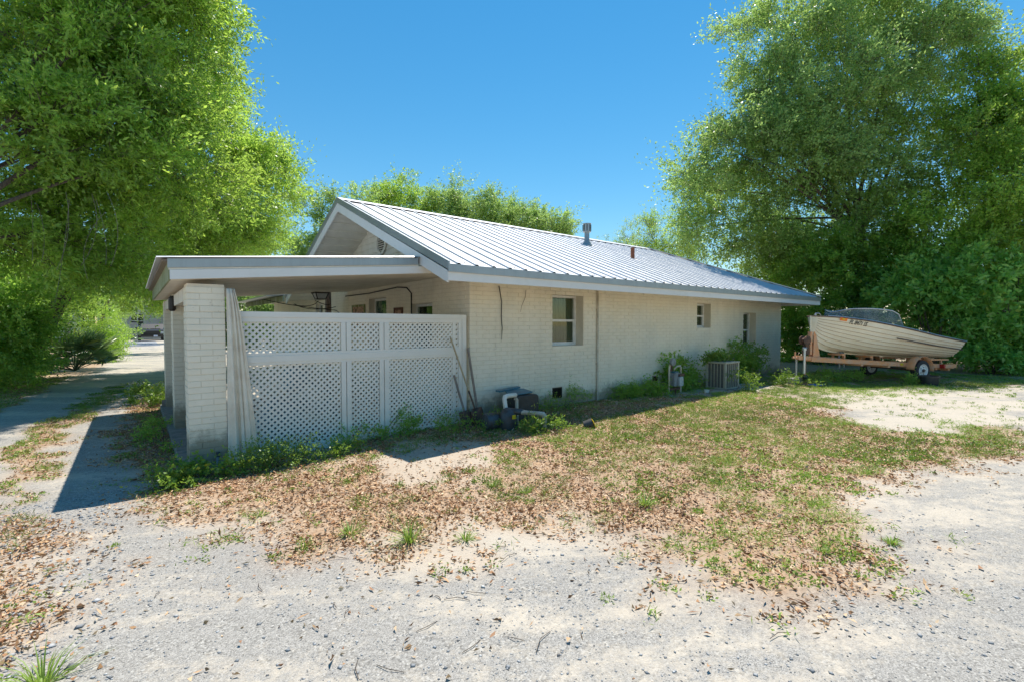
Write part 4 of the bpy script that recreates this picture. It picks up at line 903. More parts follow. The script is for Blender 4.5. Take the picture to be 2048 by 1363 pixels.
MB().box((X0+1.35,YF-.15,zb+.45),(X0+1.7,YF-.13,zb+.62)).build('licence_plate',M['plate'],t); MB().box((X0-.2,YF+1.6,zb+1.25),(X0,YF+1.75,zb+1.45)).build('mirror',M['trunkblue'],t); MB().box((X1,YF+1.6,zb+1.25),(X1+.2,YF+1.75,zb+1.45)).build('mirror',M['trunkblue'],t)
for x in (X0+.14,X1-.14):
    for y in (YF+.9,YF+4.2): MB().lathe((x,y,zb+.38),[(.2,-.13),(.38,-.12),(.38,.12),(.2,.13)],20,'x').build('wheel',M['rubber'],t,smooth=True)
t=thing('iron_fence','grey iron fence on a low wall with a square pillar across the street','fence',(-1.5,72,-.1))
MB().box((-8,72,-.3),(6,72.25,.65)).build('low_wall',M['stucco'],t); MB().box((-.35,71.85,-.3),(.35,72.45,1.75)).build('pillar',M['stucco'],t); MB().box((-.45,71.75,1.75),(.45,72.55,1.9)).build('pillar_cap',M['stucco'],t,bevel=.02)
MB().bar((-8,72.1,1.5),(-.35,72.1,1.5),.04,.04).build('top_rail',M['alu'],t); MB().bar((.35,72.1,1.5),(6,72.1,1.5),.04,.04).build('top_rail',M['alu'],t)
for i in range(60):
    x=-8+i*.22
    if abs(x)>.4 and x<6: MB().bar((x,72.1,.65),(x,72.1,1.6),.025,.025).build('bar',M['alu'],t)
t=thing('grey_house','grey stucco house with dark windows behind the iron fence','house',(0,78,-.1))
h_=MB()
for a,b_,c_,d_ in wall_cells(-14,10,-.3,5.2,[(-.2,1.0,1.3,3.0),(-5,-3.5,1.3,3.0),(4.2,5.6,1.2,3.0)]): h_.box((a,78,c_),(b_,78.3,d_))
h_.build('wall',M['stucco'],t)
for a in (-.2,-5,4.2): 
    w=MB().box((a,78.15,1.3),(a+1.3,78.2,3.0)).build('window',M['dark'],t)
    MB().box((a,78.1,2.12),(a+1.3,78.15,2.18)).box((a+.6,78.1,1.3),(a+.66,78.14,3.0)).build('glazing_bar',M['frame'],w)
MB().box((3.2,77.4,-.3),(3.5,77.7,3.6)).build('white_post',M['frame'],t)
MB().prism([(-15,77,5.1),(11,77,5.1),(11,82,7.4),(-15,82,7.4)],(0,0,.15)).build('roof',M['conc_dark'],t)
# ---------------------------------------------------------------- foliage
def leaves(name,P,D,L,Wd,tone,mat,parent,kind=None,fold=.25,label=None):
    n=len(P); D=D/np.linalg.norm(D,axis=1,keepdims=True)
    R_=RNG.normal(size=(n,3)); R_[:,2]+=0.0; B=np.cross(D,R_); B/=np.linalg.norm(B,axis=1,keepdims=True)+1e-9; Nn=np.cross(B,D)
    L=L[:,None]; Wd=Wd[:,None]
    v=np.stack([P,P+D*L*.45+B*Wd*.5+Nn*Wd*fold,P+D*L,P+D*L*.45-B*Wd*.5+Nn*Wd*fold],1)
    f=np.arange(n*4).reshape(n,4)
    return npmesh(name,v,f,mat,parent,{'rnd':RNG.random(n),'tone':np.clip(tone,0,1)},kind=kind)
def blob(u,v,d,ru,rv,rd=None):
    c=at(u,v,d); return (c.x,c.y,c.z,ru*d/958,rv*d/958,(rd or (ru+rv)/2)*d/958)
def sprays(blobs,n,L,W,per=26,sl=.75,droop=-.12,seed=1,inner=.35,gaps=False):
    rg=np.random.default_rng(seed); F=np.array(F0); R_=np.array(RR)
    vol=np.array([(b[3]*b[4]*b[5])**(2/3) for b in blobs]); vol/=vol.sum()
    ns=max(1,n//per); nc=max(1,ns//12); pc_=rg.choice(len(blobs),nc,p=vol); bb=np.array(blobs)[pc_]
    d=rg.normal(size=(nc,3)); d/=np.linalg.norm(d,axis=1,keepdims=True)
    lump=1+.27*np.sin(d[:,0]*5+pc_*1.7+seed)*np.cos(d[:,1]*6+pc_)+.14*np.sin(d[:,2]*9+pc_*2.3)+rg.normal(size=nc)*.07
    rad=np.where(rg.random(nc)<inner,rg.random(nc)**.5*.72,rg.uniform(.66,1.0,nc))*lump
    loc=np.stack([d[:,0]*bb[:,3],d[:,1]*bb[:,4],d[:,2]*bb[:,5]],1)*rad[:,None]
    cen=bb[:,:3]+R_*loc[:,0:1]+np.array([0,0,1.])*loc[:,1:2]+F*loc[:,2:3]
    outc=R_*d[:,0:1]+np.array([0,0,1.])*d[:,1:2]+F*d[:,2:3]
    gap=np.sin(cen[:,0]*1.9+seed)*np.sin(cen[:,1]*2.1+seed*2)+.9*np.sin(cen[:,2]*2.6+cen[:,0]*.7)+.5*np.sin(cen[:,1]*4.1+cen[:,2]*3.)
    ok_=np.where(gap>-.55)[0] if gaps else np.arange(nc)
    ci=ok_[rg.integers(0,len(ok_),ns)]; o3=rg.normal(size=(ns,3)); o3/=np.linalg.norm(o3,axis=1,keepdims=True)
    sz_=(.62*sl*rg.uniform(.6,1.4,nc))[ci]
    base=cen[ci]+o3*(sz_*rg.random(ns)**.4)[:,None]*np.array([1,1,.6]); out=outc[ci]
    sd=out*.55+o3*.55+rg.normal(size=(ns,3))*.35; sd[:,2]+=droop+.2; sd/=np.linalg.norm(sd,axis=1,keepdims=True)
    sL=sl*rg.uniform(.4,1.1,ns)*np.where(rg.random(ns)<.14,1.8,1)
    ctone=(rg.random(nc)*.9+.05)
    t=rg.random((ns,per)); idx=np.repeat(np.arange(ns),per); tt=t.ravel()
    P=base[idx]+sd[idx]*(sL[idx]*tt)[:,None]; P[:,2]+=droop*sL[idx]*tt**2
    P+=rg.normal(size=P.shape)*.045*(sL[idx]/.75)[:,None]*1.6
    D=sd[idx]*.7+rg.normal(size=P.shape)*.75; D[:,2]-=.1
    tone=(ctone[ci]*.75+rg.random(ns)*.25)[idx]+rg.normal(size=len(idx))*.1
    Ls=L*rg.uniform(.6,1.25,len(idx)); Ws=W*rg.uniform(.7,1.2,len(idx))
    ok=P[:,2]>gz(P[:,0],P[:,1])+.02
    return P[ok],D[ok],Ls[ok],Ws[ok],tone[ok],(base,sd,sL)
def curve(a,b,sag,n=7,j=.0):
    a=Vector(a);b=Vector(b); m_=(a+b)/2+Vector((random.uniform(-1,1)*j,random.uniform(-1,1)*j,sag)); return [a*(1-t)**2+m_*2*t*(1-t)+b*t*t for t in [i/(n-1) for i in range(n)]]
def tree(name,label,cat,base,fork,blobs,n,L,W,mat,bark,tr=.18,seed=1,group=None,sl=.75,per=26,trunks=1,droop=-.12,twigs=True,inner=.2,extra_parts=None):
    base=Vector((base[0],base[1],gf(base[0],base[1])-.05)); t=thing(name,label,cat,base,group); random.seed(seed)
    fk=Vector(fork); MB().tube(curve(base,fk,.0,8,.15),[tr*(1.25-.5*i/7) for i in range(8)],10).build('trunk',bark,t,smooth=True)
    lb=MB()
    for i,b in enumerate(blobs):
        if b[3]<.8 and len(blobs)>8: continue
        c=Vector(b[:3]); st_=fk+(base-fk)*random.uniform(0,.25); r0=tr*random.uniform(.16,.32)
        cv=curve(st_,c,random.uniform(.1,.6),7,.3); lb.tube(cv,[r0*(1-.75*k/6) for k in range(7)],7)
        for k in range(5):
            p=cv[random.randint(3,6)]; o=Vector((random.gauss(0,1),random.gauss(0,1),random.gauss(.2,.8))).normalized()
            e=c+(RR*o.x*b[3]+Vector((0,0,1))*o.z*b[4]+F0*o.y*b[5])*.6; lb.tube(curve(p,e,.1,5,.15),[r0*.3*(1-.8*q/4) for q in range(5)],5)
    P,D,Ls,Ws,tone,(bs,sd,sL)=sprays(blobs,n,L,W,per,sl,droop,seed,inner,True)
    lb.build('limbs',bark,t,smooth=True)
    if twigs:
        k=len(bs); e=bs+sd*sL[:,None]*.95; s0=bs-sd*.3*sL[:,None]; pr_=np.cross(sd,np.array([0,0,1.])); pr_/=np.linalg.norm(pr_,axis=1,keepdims=True)+1e-9; w=.006
        v=np.stack([s0-pr_*w,s0+pr_*w,e+[0,0,.0],s0+np.array([0,0,w*1.6])],1); ff=np.arange(k*4).reshape(k,4)
        fc=np.stack([ff[:,[0,1,2]],ff[:,[1,3,2]],ff[:,[3,0,2]]],1).reshape(-1,3)
        npmesh('twigs',v,fc,bark,t,nv=3)
    leaves('crown',P,D,Ls,Ws,tone,mat,t); return t
G_='trees around the yard'
# left, beside the drive
A_bl=[blob(40,40,10.5,170,190),blob(240,-60,11.5,180,150),blob(370,60,12.5,95,110),blob(330,180,12.5,115,100),blob(100,300,10.5,190,130),blob(290,330,12,150,110),blob(200,150,11,150,150),blob(20,480,10.5,120,120),blob(180,470,12,130,90),blob(360,-80,12,110,80)]
a0=at(60,750,12.5)
tree('oak_tree','large bright green oak filling the left edge, nearest the camera','tree',(-3.6,12.5),(-2.9,12.6,3.2),A_bl,175000,.135,.046,M['oakA'],M['bark'],.22,3,G_,sl=.7)
B_bl=[blob(420,300,15.5,110,85),blob(510,350,16,70,55),blob(470,420,17,95,60),blob(380,420,16,130,90),blob(560,395,15.5,38,22),blob(545,330,16,45,18),blob(330,520,17,120,60),blob(450,500,19,90,60),blob(400,200,16,70,60)]
tree('oak_tree','spreading green oak whose twigs reach over the drive, right of the nearest oak','tree',(-2.9,21.5),(-1.2,20.5,3.6),B_bl,120000,.125,.044,M['oakA'],M['bark'],.22,4,G_,sl=.75)
C_bl=[blob(510,450,30,45,40),blob(545,480,31,35,35),blob(470,480,30,50,50),blob(440,530,32,60,50)]
tree('oak_tree','small dark grey green oak far behind, just left of the gable','tree',(2.5,38),(2.8,38,3),C_bl,22000,.12,.045,M['oakD'],M['barkl'],.16,5,G_,sl=.8)
mids=[('bright bushy tree rising left of the roof peak',[blob(650,440,25,55,45),blob(625,480,25,45,50),blob(690,430,25.5,50,38),blob(660,520,25,60,40)],'oakB'),
('rounded pale green tree directly behind the roof peak',[blob(790,395,28,50,38),blob(760,420,28,45,40),blob(835,410,28,50,35),blob(740,400,28,22,20)],'oakA'),
('tall tree with spiky twigs over the middle of the roof',[blob(905,395,28,45,35),blob(940,420,28,55,45),blob(880,430,28,60,45)],'oakB'),
('loose thin crowned tree over the roof, right of the spiky one',[blob(1000,420,29,40,30),blob(1030,445,29,60,40),blob(975,450,29,50,40)],'oakB'),
('last tree of the row behind the roof, sloping down by the flue',[blob(1090,450,28,45,30),blob(1120,470,28,30,25),blob(1060,470,28,50,35)],'oakB')]
for i,(lb_,bls,mt_) in enumerate(mids):
    c=bls[0]; tree('background_tree',lb_,'tree',(c[0],c[1]),(c[0],c[1],3.5),bls+[(c[0],c[1],c[2]-2.2,c[3]*1.3,1.6,c[5]*1.3)],26000,.14,.055,M[mt_],M['barkl'],.15,20+i,G_,sl=.75)
tree('background_tree','sparse feathery sapling just right of the flue stack','tree',(at(1240,500,27).x,at(1240,500,27).y),tuple(at(1240,530,27)),[blob(1235,485,27,30,16),blob(1262,475,27,18,18)],3500,.09,.03,M['oakB'],M['barkl'],.07,31,G_,sl=.7)
tree('background_tree','thin leaning tree with ragged yellow green crown right of the vent pipe','tree',(at(1320,500,23).x,at(1320,500,23).y),tuple(at(1320,530,23)),[blob(1300,470,23,42,32),blob(1340,495,23,50,35),blob(1290,440,23,14,20),blob(1370,470,23,40,40)],15000,.09,.032,M['oakA'],M['barkl'],.1,32,G_,sl=.7)
E_bl=[blob(1570,60,18,90,90),blob(1690,-10,18,120,90),blob(1820,20,18,90,80),blob(1540,190,17.3,85,80),blob(1500,250,17.2,60,50),blob(1660,180,18,120,110),blob(1800,160,18,120,110),blob(1465,300,17.3,75,60),blob(1600,320,17.6,120,90),blob(1430,380,19.5,70,60),blob(1520,430,20,110,80),blob(1400,455,20,45,40),blob(1740,320,18,120,90),blob(1660,450,19,120,80),blob(1420,230,17.6,45,26),blob(1385,205,17.6,26,12),blob(1385,340,18,35,28),blob(1465,75,17.8,22,10),blob(1375,440,19,28,30),blob(1500,120,17.6,35,28),blob(1870,90,18,60,60),blob(1580,510,20.5,110,55)]
eb=at(1735,745,18.2)
tree('oak_tree','huge tall oak with forked trunk behind the boat and house end','tree',(eb.x,eb.y),tuple(at(1715,420,18.2)),E_bl,230000,.125,.055,M['oakB'],M['bark'],.26,6,G_,sl=.85)
F_bl=[blob(1960,230,16.5,70,80),blob(2050,230,16,90,90),blob(1900,330,16.5,100,90),blob(2020,380,15.5,120,90),blob(1950,160,16.5,50,40),blob(1880,450,16.5,110,70),blob(2040,490,15.5,110,60),blob(2190,400,16,120,110)]
fb=at(2030,745,16.5)
tree('oak_tree','light green oak at the right edge of the photo, leaning behind the bushes','tree',(fb.x,fb.y),tuple(at(1985,560,16.5)),F_bl,108000,.125,.055,M['oakA'],M['bark'],.18,7,G_,sl=.8)
def bush(name,label,bls,n,L,W,mt,seed,group=None,sl=.4,per=18,cat='bush',stems=True,inner=.35):
    c=bls[0]; bx,by=np.mean([b[0] for b in bls]),np.mean([b[1] for b in bls]); z0=gf(bx,by); t=thing(name,label,cat,(bx,by,z0),group); random.seed(seed)
    if stems:
        s=MB()
        for b in bls:
            for k in range(3): s.tube(curve((bx+random.uniform(-.1,.1),by+random.uniform(-.1,.1),z0-.02),(b[0]+random.uniform(-.4,.4)*b[3],b[1]+random.uniform(-.3,.3)*b[3],b[2]+random.uniform(-.2,.6)*b[4]),.05,5,.08),[.02*(1-.7*q/4)*min(1,b[3]*1.5) for q in range(5)],5)
        s.build('stems',M['bark'],t,smooth=True)
    P,D,Ls,Ws,tone,_=sprays(bls,n,L,W,per,sl,-.1,seed,inner); leaves('foliage',P,D,Ls,Ws,tone,mt,t); return t
# vine covered undergrowth right
bush('vine_thicket','dark vine thicket climbing behind the house end above the boat bow',[blob(1590,570,19.5,80,50),blob(1640,640,19,70,70),blob(1560,660,20,60,80),blob(1600,720,19,70,40)],34000,.10,.075,M['vine'],41,sl=.5)
bush('vine_thicket','tall vine curtain draped over the trunks directly behind the windshield',[blob(1720,540,17.5,90,60),blob(1700,620,17.5,70,40),blob(1800,530,17,80,60),blob(1650,520,18,70,60)],42000,.10,.075,M['vine'],42,sl=.5)
bush('vine_thicket','deep shaded thicket low behind the boat hull',[blob(1740,690,17.5,90,40),blob(1840,660,17,80,70),blob(1920,700,16.8,80,50),blob(1680,720,18,80,30),blob(2030,640,17.5,80,90),blob(1960,600,17.5,80,80),blob(2160,620,17.5,90,100),blob(2330,620,17.5,110,110)],56000,.11,.07,M['oakD'],43,sl=.5)
bush('broadleaf_shrub','broad leaved shrub above the stern of the boat',[blob(1860,590,15.2,70,50),blob(1900,640,15,60,40),blob(1820,570,15.4,45,35),blob(1930,560,15,55,50)],9500,.19,.085,M['magn'],44,sl=.5,per=12)
bush('broadleaf_shrub','broad leaved shrub at the right edge, nearest the yard',[blob(2010,600,14.3,70,50),blob(1990,670,14.2,60,40),blob(2060,680,14,60,60),blob(2060,560,14.2,50,50)],9500,.19,.085,M['magn'],45,sl=.5,per=12)
bush('broadleaf_shrub','low leafy shrub on the ground right of the trailer',[blob(1945,690,14.5,50,30),blob(2020,720,14,70,28)],4500,.13,.06,M['magn'],46,sl=.4,per=12)
# left hedge
hl=[('tangled vine mass under the nearest oak, at the left edge',[blob(0,600,12,110,80),blob(20,670,12,60,80),blob(-60,720,12,120,80)],30000,'vine'),
('dark shrub mass behind the vine mass, below hanging vines',[blob(110,540,14,90,50),blob(40,630,15,50,60),blob(0,730,13.5,60,45)],30000,'vine'),
('shrub with small bright leaves above the palmetto',[blob(190,560,19,80,50),blob(120,590,19,60,40),blob(240,540,20,70,50)],28000,'oakA'),
('rounded bright bush right of the palmetto beside the drive',[blob(195,650,22.5,36,45),blob(205,705,22.5,30,28),blob(215,680,23,30,35),blob(170,610,23,40,40)],18000,'oakA'),
('far leafy shrub leaning over the drive before the street',[blob(215,675,32,26,30),blob(225,650,32,24,34),blob(240,625,33,30,20),blob(205,600,33,45,35)],16000,'oakB'),
('low dark shrub left of the palmetto',[blob(50,710,17,40,40),blob(15,750,16,40,30)],12000,'vine'),
('deep green bush seen between carport column and porch roof',[blob(500,620,34,60,60),blob(560,630,34,60,50),blob(470,660,33,60,30),blob(540,670,33,60,25),blob(610,660,36,40,35)],42000,'far'),
('pale shrub under the fence across the street',[blob(200,670,60,20,10)],2500,'oakB')]
for i,(lb_,bls,n_,mt_) in enumerate(hl): bush('drive_shrub',lb_,bls,n_,.17 if mt_=='far' else .085,.09 if mt_=='far' else .05 if mt_=='vine' else .036,M['oakD' if mt_=='far' else mt_],60+i,'shrubs along the drive',sl=.8 if mt_=='far' else .45,stems=False,inner=.6)
lt=at(190,700,31); tree('oak_tree','slim oak whose leafy branches hang over the far end of the drive','tree',(lt.x,lt.y),tuple(at(215,600,31)),[blob(290,592,30,42,30),blob(330,560,30,55,45),blob(262,560,28,50,40),blob(310,610,30,20,12),blob(240,585,30,30,20)],20000,.10,.045,M['oakA'],M['bark'],.12,90,G_,sl=.6)
def row_tree(u,v,d,r,lb_,seed): 
    c=at(u,v,d); tree('background_tree',lb_,'tree',(c.x,c.y),(c.x,c.y,3),[blob(u,v,d,r,r*.8),blob(u+r*.6,v+r*.5,d,r*.8,r*.7),blob(u-r*.6,v+r*.5,d,r*.8,r*.7)],14000,.16,.07,M['oakD'],M['barkl'],.2,seed,G_,sl=1)
row_tree(340,520,45,70,'distant dark tree behind the carport roof, left',81); row_tree(250,560,82,50,'far dark tree rising behind the grey house roof',82); row_tree(130,480,50,90,'distant dark tree deep behind the left hedge',83)
row_tree(-40,560,22,110,'dark tree filling the background at the far left',84)
# hanging bare vines on the left
hv=MB(); random.seed(9)
for k in range(8):
    u=random.uniform(60,230); a=at(u,random.uniform(380,430),9.6); b_=at(u+random.uniform(-40,40),random.uniform(520,620),9.6); hv.tube(curve(a,b_,random.uniform(-.1,.1),8,.35),.0035,4)
tag(hv.build('hanging_vines',M['barkl']),'pale bare vines dangling below the branches of the nearest left oak','vines')
# saw palmetto
def palmetto(label,c,nf,Lf,seed,lean=0):
    random.seed(seed); z0=gf(c[0],c[1]); t=thing('saw_palmetto',label,'palmetto',(c[0],c[1],z0),'palmettos along the drive')
    for k in range(nf):
        az=2*math.pi*k/nf+random.uniform(-.3,.3); el=random.uniform(.15,1.2); d=Vector((math.cos(az)*math.cos(el),math.sin(az)*math.cos(el),math.sin(el))); stl=Lf*random.uniform(.7,1.1)
        o=Vector((c[0],c[1],z0+.25)); p=o+d*stl
        MB().tube(curve(o,p,.05,4),.012,5).build('stalk',M['palm'],t)
        n=23; P=[];D=[];Ls=[]
        sidev=d.cross(Vector((0,0,1))).normalized(); upv=sidev.cross(d)
        for j in range(n):
            a=math.radians(-110+220*j/(n-1)); dd=(d*math.cos(a)+sidev*math.sin(a)).normalized()+upv*.15*random.uniform(-1,1); P.append(p); D.append(dd-Vector((0,0,.18))); Ls.append(Lf*.62*(1-.25*abs(a)/2))
        leaves('frond',np.array([list(q) for q in P]),np.array([list(q) for q in D]),np.array(Ls),np.full(n,.08),np.full(n,.4+.6*random.random()),M['palm'],t,fold=.4)
pc=at(150,745,15.6); palmetto('large spiky saw palmetto at the foot of the left hedge',(pc.x+.0,pc.y),22,.95,1)
pc=at(165,715,18); palmetto('upper palmetto standing just behind the large one',(pc.x,pc.y),12,1.0,2)
pc=at(262,668,48); palmetto('small palmetto near the street at the end of the drive',(pc.x,pc.y),10,1.1,3)
# weeds by the house
def px_g(u,v):   # a point of the ground seen at a pixel
    z=0.
    for _ in range(40):
        d=FW+RR*((u-1024)/958)+UP*((681.5-v)/958); t_=(z-H)/d.z; x,y=d.x*t_,d.y*t_; z=.5*z+.5*gf(x,y)
    return x,y
def wb(x,y,r,h): z=gf(x,y); return (x,y,z+h*.45,r,h*.6,r)
def weedbush(label,pts,n,L,W,mt='weed',seed=1,name='weed_clump',sl=.18,per=9): return bush(name,label,[wb(*p) for p in pts],n,L,W,M[mt],seed,'weeds along the house',sl=sl,per=per,cat='weeds',inner=.5)
weedbush('bushy light green weed against the lattice foot beside the curtain',[(1.3,6.3,.24,.34),(1.55,6.2,.24,.26),(1.12,6.25,.16,.2)],5200,.03,.013,seed=101)
weedbush('low round leaved weeds at the foot of the front column',[(.55,6.35,.18,.13),(.8,6.35,.16,.15),(.35,6.15,.12,.1)],1300,.05,.035,seed=102)
weedbush('sprawling weed sprig left of the front column',[(.30,6.3,.16,.22),(.2,6.1,.12,.16)],1000,.045,.02,seed=103)
weedbush('tall weeds growing up the middle of the lattice',[(2.5,6.55,.14,.18),(2.75,6.5,.12,.14),(2.25,6.5,.1,.22),(3.1,6.6,.13,.5),(3.3,6.6,.13,.24)],2100,.045,.018,mt='vine',seed=104)
weedbush('bright weeds in sun below the lattice posts',[(2.1,6.15,.14,.24),(1.9,6.1,.12,.12)],900,.04,.02,seed=105)
weedbush('narrow leaved weeds around the pump and elbow pipe',[(4.65,5.5,.14,.14),(4.78,5.36,.1,.16),(5.15,5.35,.18,.13),(4.4,5.45,.12,.11),(4.98,5.22,.12,.09)],1700,.06,.016,seed=106)
weedbush('dark weeds in shade around the shovel blades',[(4.1,6.2,.2,.16),(3.75,6.3,.2,.2),(4.35,6.0,.16,.2)],1600,.05,.014,mt='vine',seed=107)
weedbush('dark green weeds along the wall below the dark vent',[(5.85,6.5,.2,.2),(6.15,6.5,.16,.22),(6.6,6.55,.15,.34),(6.9,6.55,.15,.24)],2200,.045,.014,mt='vine',seed=108)
weedbush('dense fine leaved bush against the wall right of the downpipe',[(8.05,6.55,.22,.36),(8.35,6.5,.22,.3),(8.6,6.5,.18,.22)],3400,.05,.014,mt='vine',seed=109)
weedbush('low weeds between the brown vent and the gas meter',[(8.95,6.4,.25,.25),(9.15,6.3,.2,.2)],1600,.05,.03,mt='vine',seed=110)
bush('climbing_vine','tall vine bush between the gas meter and the air conditioner',[(10.0,6.5,.35,.24,.36,.15),(10.35,6.5,.48,.26,.3,.15),(9.9,6.55,.75,.09,.32,.07),(10.6,6.45,.3,.24,.26,.15)],4600,.055,.045,M['vine'],111,'weeds along the house',sl=.25,per=10,cat='vine')
bush('climbing_vine','vine spilling over the top of the air conditioner',[(11.0,6.1,.80,.28,.07,.2),(11.3,6.15,.80,.2,.06,.15)],1700,.05,.04,M['weed'],112,'weeds along the house',sl=.15,per=9,cat='vine',stems=False)
bush('climbing_vine','leafy vine bush below the last window, right of the air conditioner',[(12.2,6.45,.5,.34,.4,.17),(12.9,6.45,.68,.32,.36,.17),(13.3,6.45,.4,.34,.34,.17),(13.8,6.5,.85,.26,.16,.1),(11.95,6.5,.7,.22,.14,.1),(14.15,6.5,.6,.16,.22,.08)],5200,.065,.05,M['vine'],113,'weeds along the house',sl=.3,per=10,cat='vine')
weedbush('bright sprigs standing in sun in front of the air conditioner',[(10.75,5.35,.15,.35),(11.1,5.2,.14,.35),(10.4,5.45,.15,.2)],900,.055,.022,seed=114)
weedbush('weeds around the concrete block under the trailer jack',[(12.6,5.0,.22,.26),(13.5,4.75,.25,.16),(12.75,4.6,.2,.12)],1700,.05,.025,seed=115)
weedbush('tall weeds in shade beneath the trailer tongue',[(14.2,4.6,.35,.3),(14.8,4.2,.35,.25),(15.3,3.3,.3,.2)],3000,.05,.025,mt='vine',seed=116)
weedbush('leafy weeds between the column and the drive in shade',[(.3,8.0,.18,.16),(.2,8.9,.18,.14),(.3,9.8,.2,.18),(.2,7.3,.1,.1)],1300,.05,.02,mt='vine',seed=117)
weedbush('sunlit weeds at the far corner of the carport',[(.3,13.2,.35,.28),(.1,14.0,.4,.25),(.5,12.8,.3,.3)],2600,.06,.03,seed=118)
# ---------------------------------------------------------------- ground scatter
def scatter(n,x0,x1,y0,y1,rg): return rg.uniform(x0,x1,n),rg.uniform(y0,y1,n)
rg=np.random.default_rng(77)
# fallen leaves
xs,ys=scatter(520000,-2.6,12,.2,19,rg); k=masks(xs,ys); p=np.zeros(len(xs))
p+=1.5*k['lit']; p*=np.where(k['bare'],.12,1); p*=np.where(k['sandr'],.1,1); p*=np.clip(2.6*(k['n']-.30)+.55,.12,1)*np.clip(3*(fbm(xs,ys,3.1,40)-.35)+.5,.25,1)
p*=np.where(xs>5.5,np.clip(1.25-(xs-5.5)*.16,.25,1),1); p*=np.where(k['grn'],.5,1); p=np.maximum(p,.85*(k['slope'])); p=np.maximum(p,.55*k['leftl']); p=np.maximum(p,.4*k['strip']*(ys<13)); p=np.maximum(p,.25*(k['hedge']))
p=np.maximum(p,.02*np.clip(1.2-np.abs(ys-3.0)/2.2,0,1)*(xs<5)*(xs>-1)); p=np.maximum(p,.06*(xs<-.1)*(ys<6)*(ys>2))
keep=(rg.random(len(xs))<p); xs,ys=xs[keep],ys[keep]; n=len(xs)
zz=gzn(xs,ys)+rg.uniform(.004,.022,n); D=rg.normal(size=(n,3)); D[:,2]*=.28
leaves('leaf_litter',np.stack([xs,ys,zz],1),D,np.clip(rg.lognormal(-3.4,.4,n),.014,.085),np.clip(rg.lognormal(-4.25,.35,n),.006,.03),rg.random(n),M['litter'],None,kind='stuff',fold=.45)
# sprigs of grass and low weeds
xs,ys=scatter(125000,-3,19,.2,22,rg); k=masks(xs,ys); nn=.55*fbm(xs,ys,2.3,5)+.45*vnoise(xs,ys,7.,15)
p=.95*k['grn']*np.clip(7*(nn-.42)+.7,0.08,1)*np.clip(.35+(xs-3)*.25,.35,1); p=np.maximum(p,.7*k['lit']*np.clip(6*(nn-.55),0,1)); p=np.maximum(p,.06*k['lit']); p*=np.where(k['bare'],.1,1); p*=np.where(k['sandr'],.35,1); p=np.maximum(p,.10*k['sandr']*np.clip(6*(nn-.4),0,1))
p=np.maximum(p,.7*k['strip']*np.clip(3*(nn-.3),0,1)); p=np.maximum(p,.75*k['und']*np.clip(3*(nn-.3),0,1)); p=np.maximum(p,.6*k['wallw']*np.clip(3*(nn-.25),0,1)); p=np.maximum(p,.4*k['slope']*np.clip(3*(nn-.4),0,1)); p=np.maximum(p,.3*k['hedge'])
keep=rg.random(len(xs))<p; cx_,cy_=xs[keep],ys[keep]
per=16; m_=len(cx_); ix=np.repeat(np.arange(m_),per); n=len(ix); rr=rg.uniform(.015,.055,m_)[ix]
x=cx_[ix]+rg.normal(size=n)*rr; y=cy_[ix]+rg.normal(size=n)*rr; hh=rg.uniform(.6,1.3,m_)[ix]
D=rg.normal(size=(n,3)); D[:,2]=np.abs(D[:,2])*.6+.25
z=gzn(x,y)+rg.uniform(0,.018,n)*hh
typ=(vnoise(cx_,cy_,1.6,4)[ix]+rg.normal(size=n)*.1)
L_=np.where(typ>.5,rg.uniform(.025,.07,n),rg.uniform(.018,.034,n))*hh; W_=np.where(typ>.5,.0055,.014)*rg.uniform(.8,1.3,n)
leaves('grass',np.stack([x,y,z],1),D,L_,W_,np.clip(vnoise(x,y,.9,6)+rg.normal(size=n)*.15,0,1),M['grass'],None,kind='stuff')
# larger single tufts
def tuft(label,x,y,nb,h,seed,dry=False):
    rg=np.random.default_rng(seed); z0=gf(x,y); t=thing('grass_tuft',label,'grass tuft',(x,y,z0),'single grass tufts')
    a=rg.uniform(0,2*math.pi,nb); el=rg.uniform(.35,1.35,nb); D=np.stack([np.cos(a)*np.cos(el),np.sin(a)*np.cos(el),np.sin(el)],1); r_=rg.uniform(0,.05,nb)
    P=np.stack([x+np.cos(a)*r_,y+np.sin(a)*r_,np.full(nb,z0-.005)],1); Lb=h*rg.uniform(.5,1.1,nb)
    # blades in two bent segments
    B=np.cross(D,[0,0,1.]); B/=np.linalg.norm(B,axis=1,keepdims=True)+1e-9; w=.0035; q1=P+D*Lb[:,None]*.55; D2=D.copy(); D2[:,2]-=.55; D2/=np.linalg.norm(D2,axis=1,keepdims=True); q2=q1+D2*Lb[:,None]*.5
    v=np.stack([P-B*w,P+B*w,q1+B*w*.8,q1-B*w*.8,q2],1).reshape(-1,3); b0=np.arange(nb)*5
    f=np.concatenate([np.stack([b0,b0+1,b0+2],1),np.stack([b0,b0+2,b0+3],1),np.stack([b0+3,b0+2,b0+4],1)])
    npmesh('blades',v,f,M['grass'],t,{'rnd':np.tile(rg.random(nb)*(1. if dry else .95),3),'tone':np.tile(rg.random(nb),3)},nv=3)
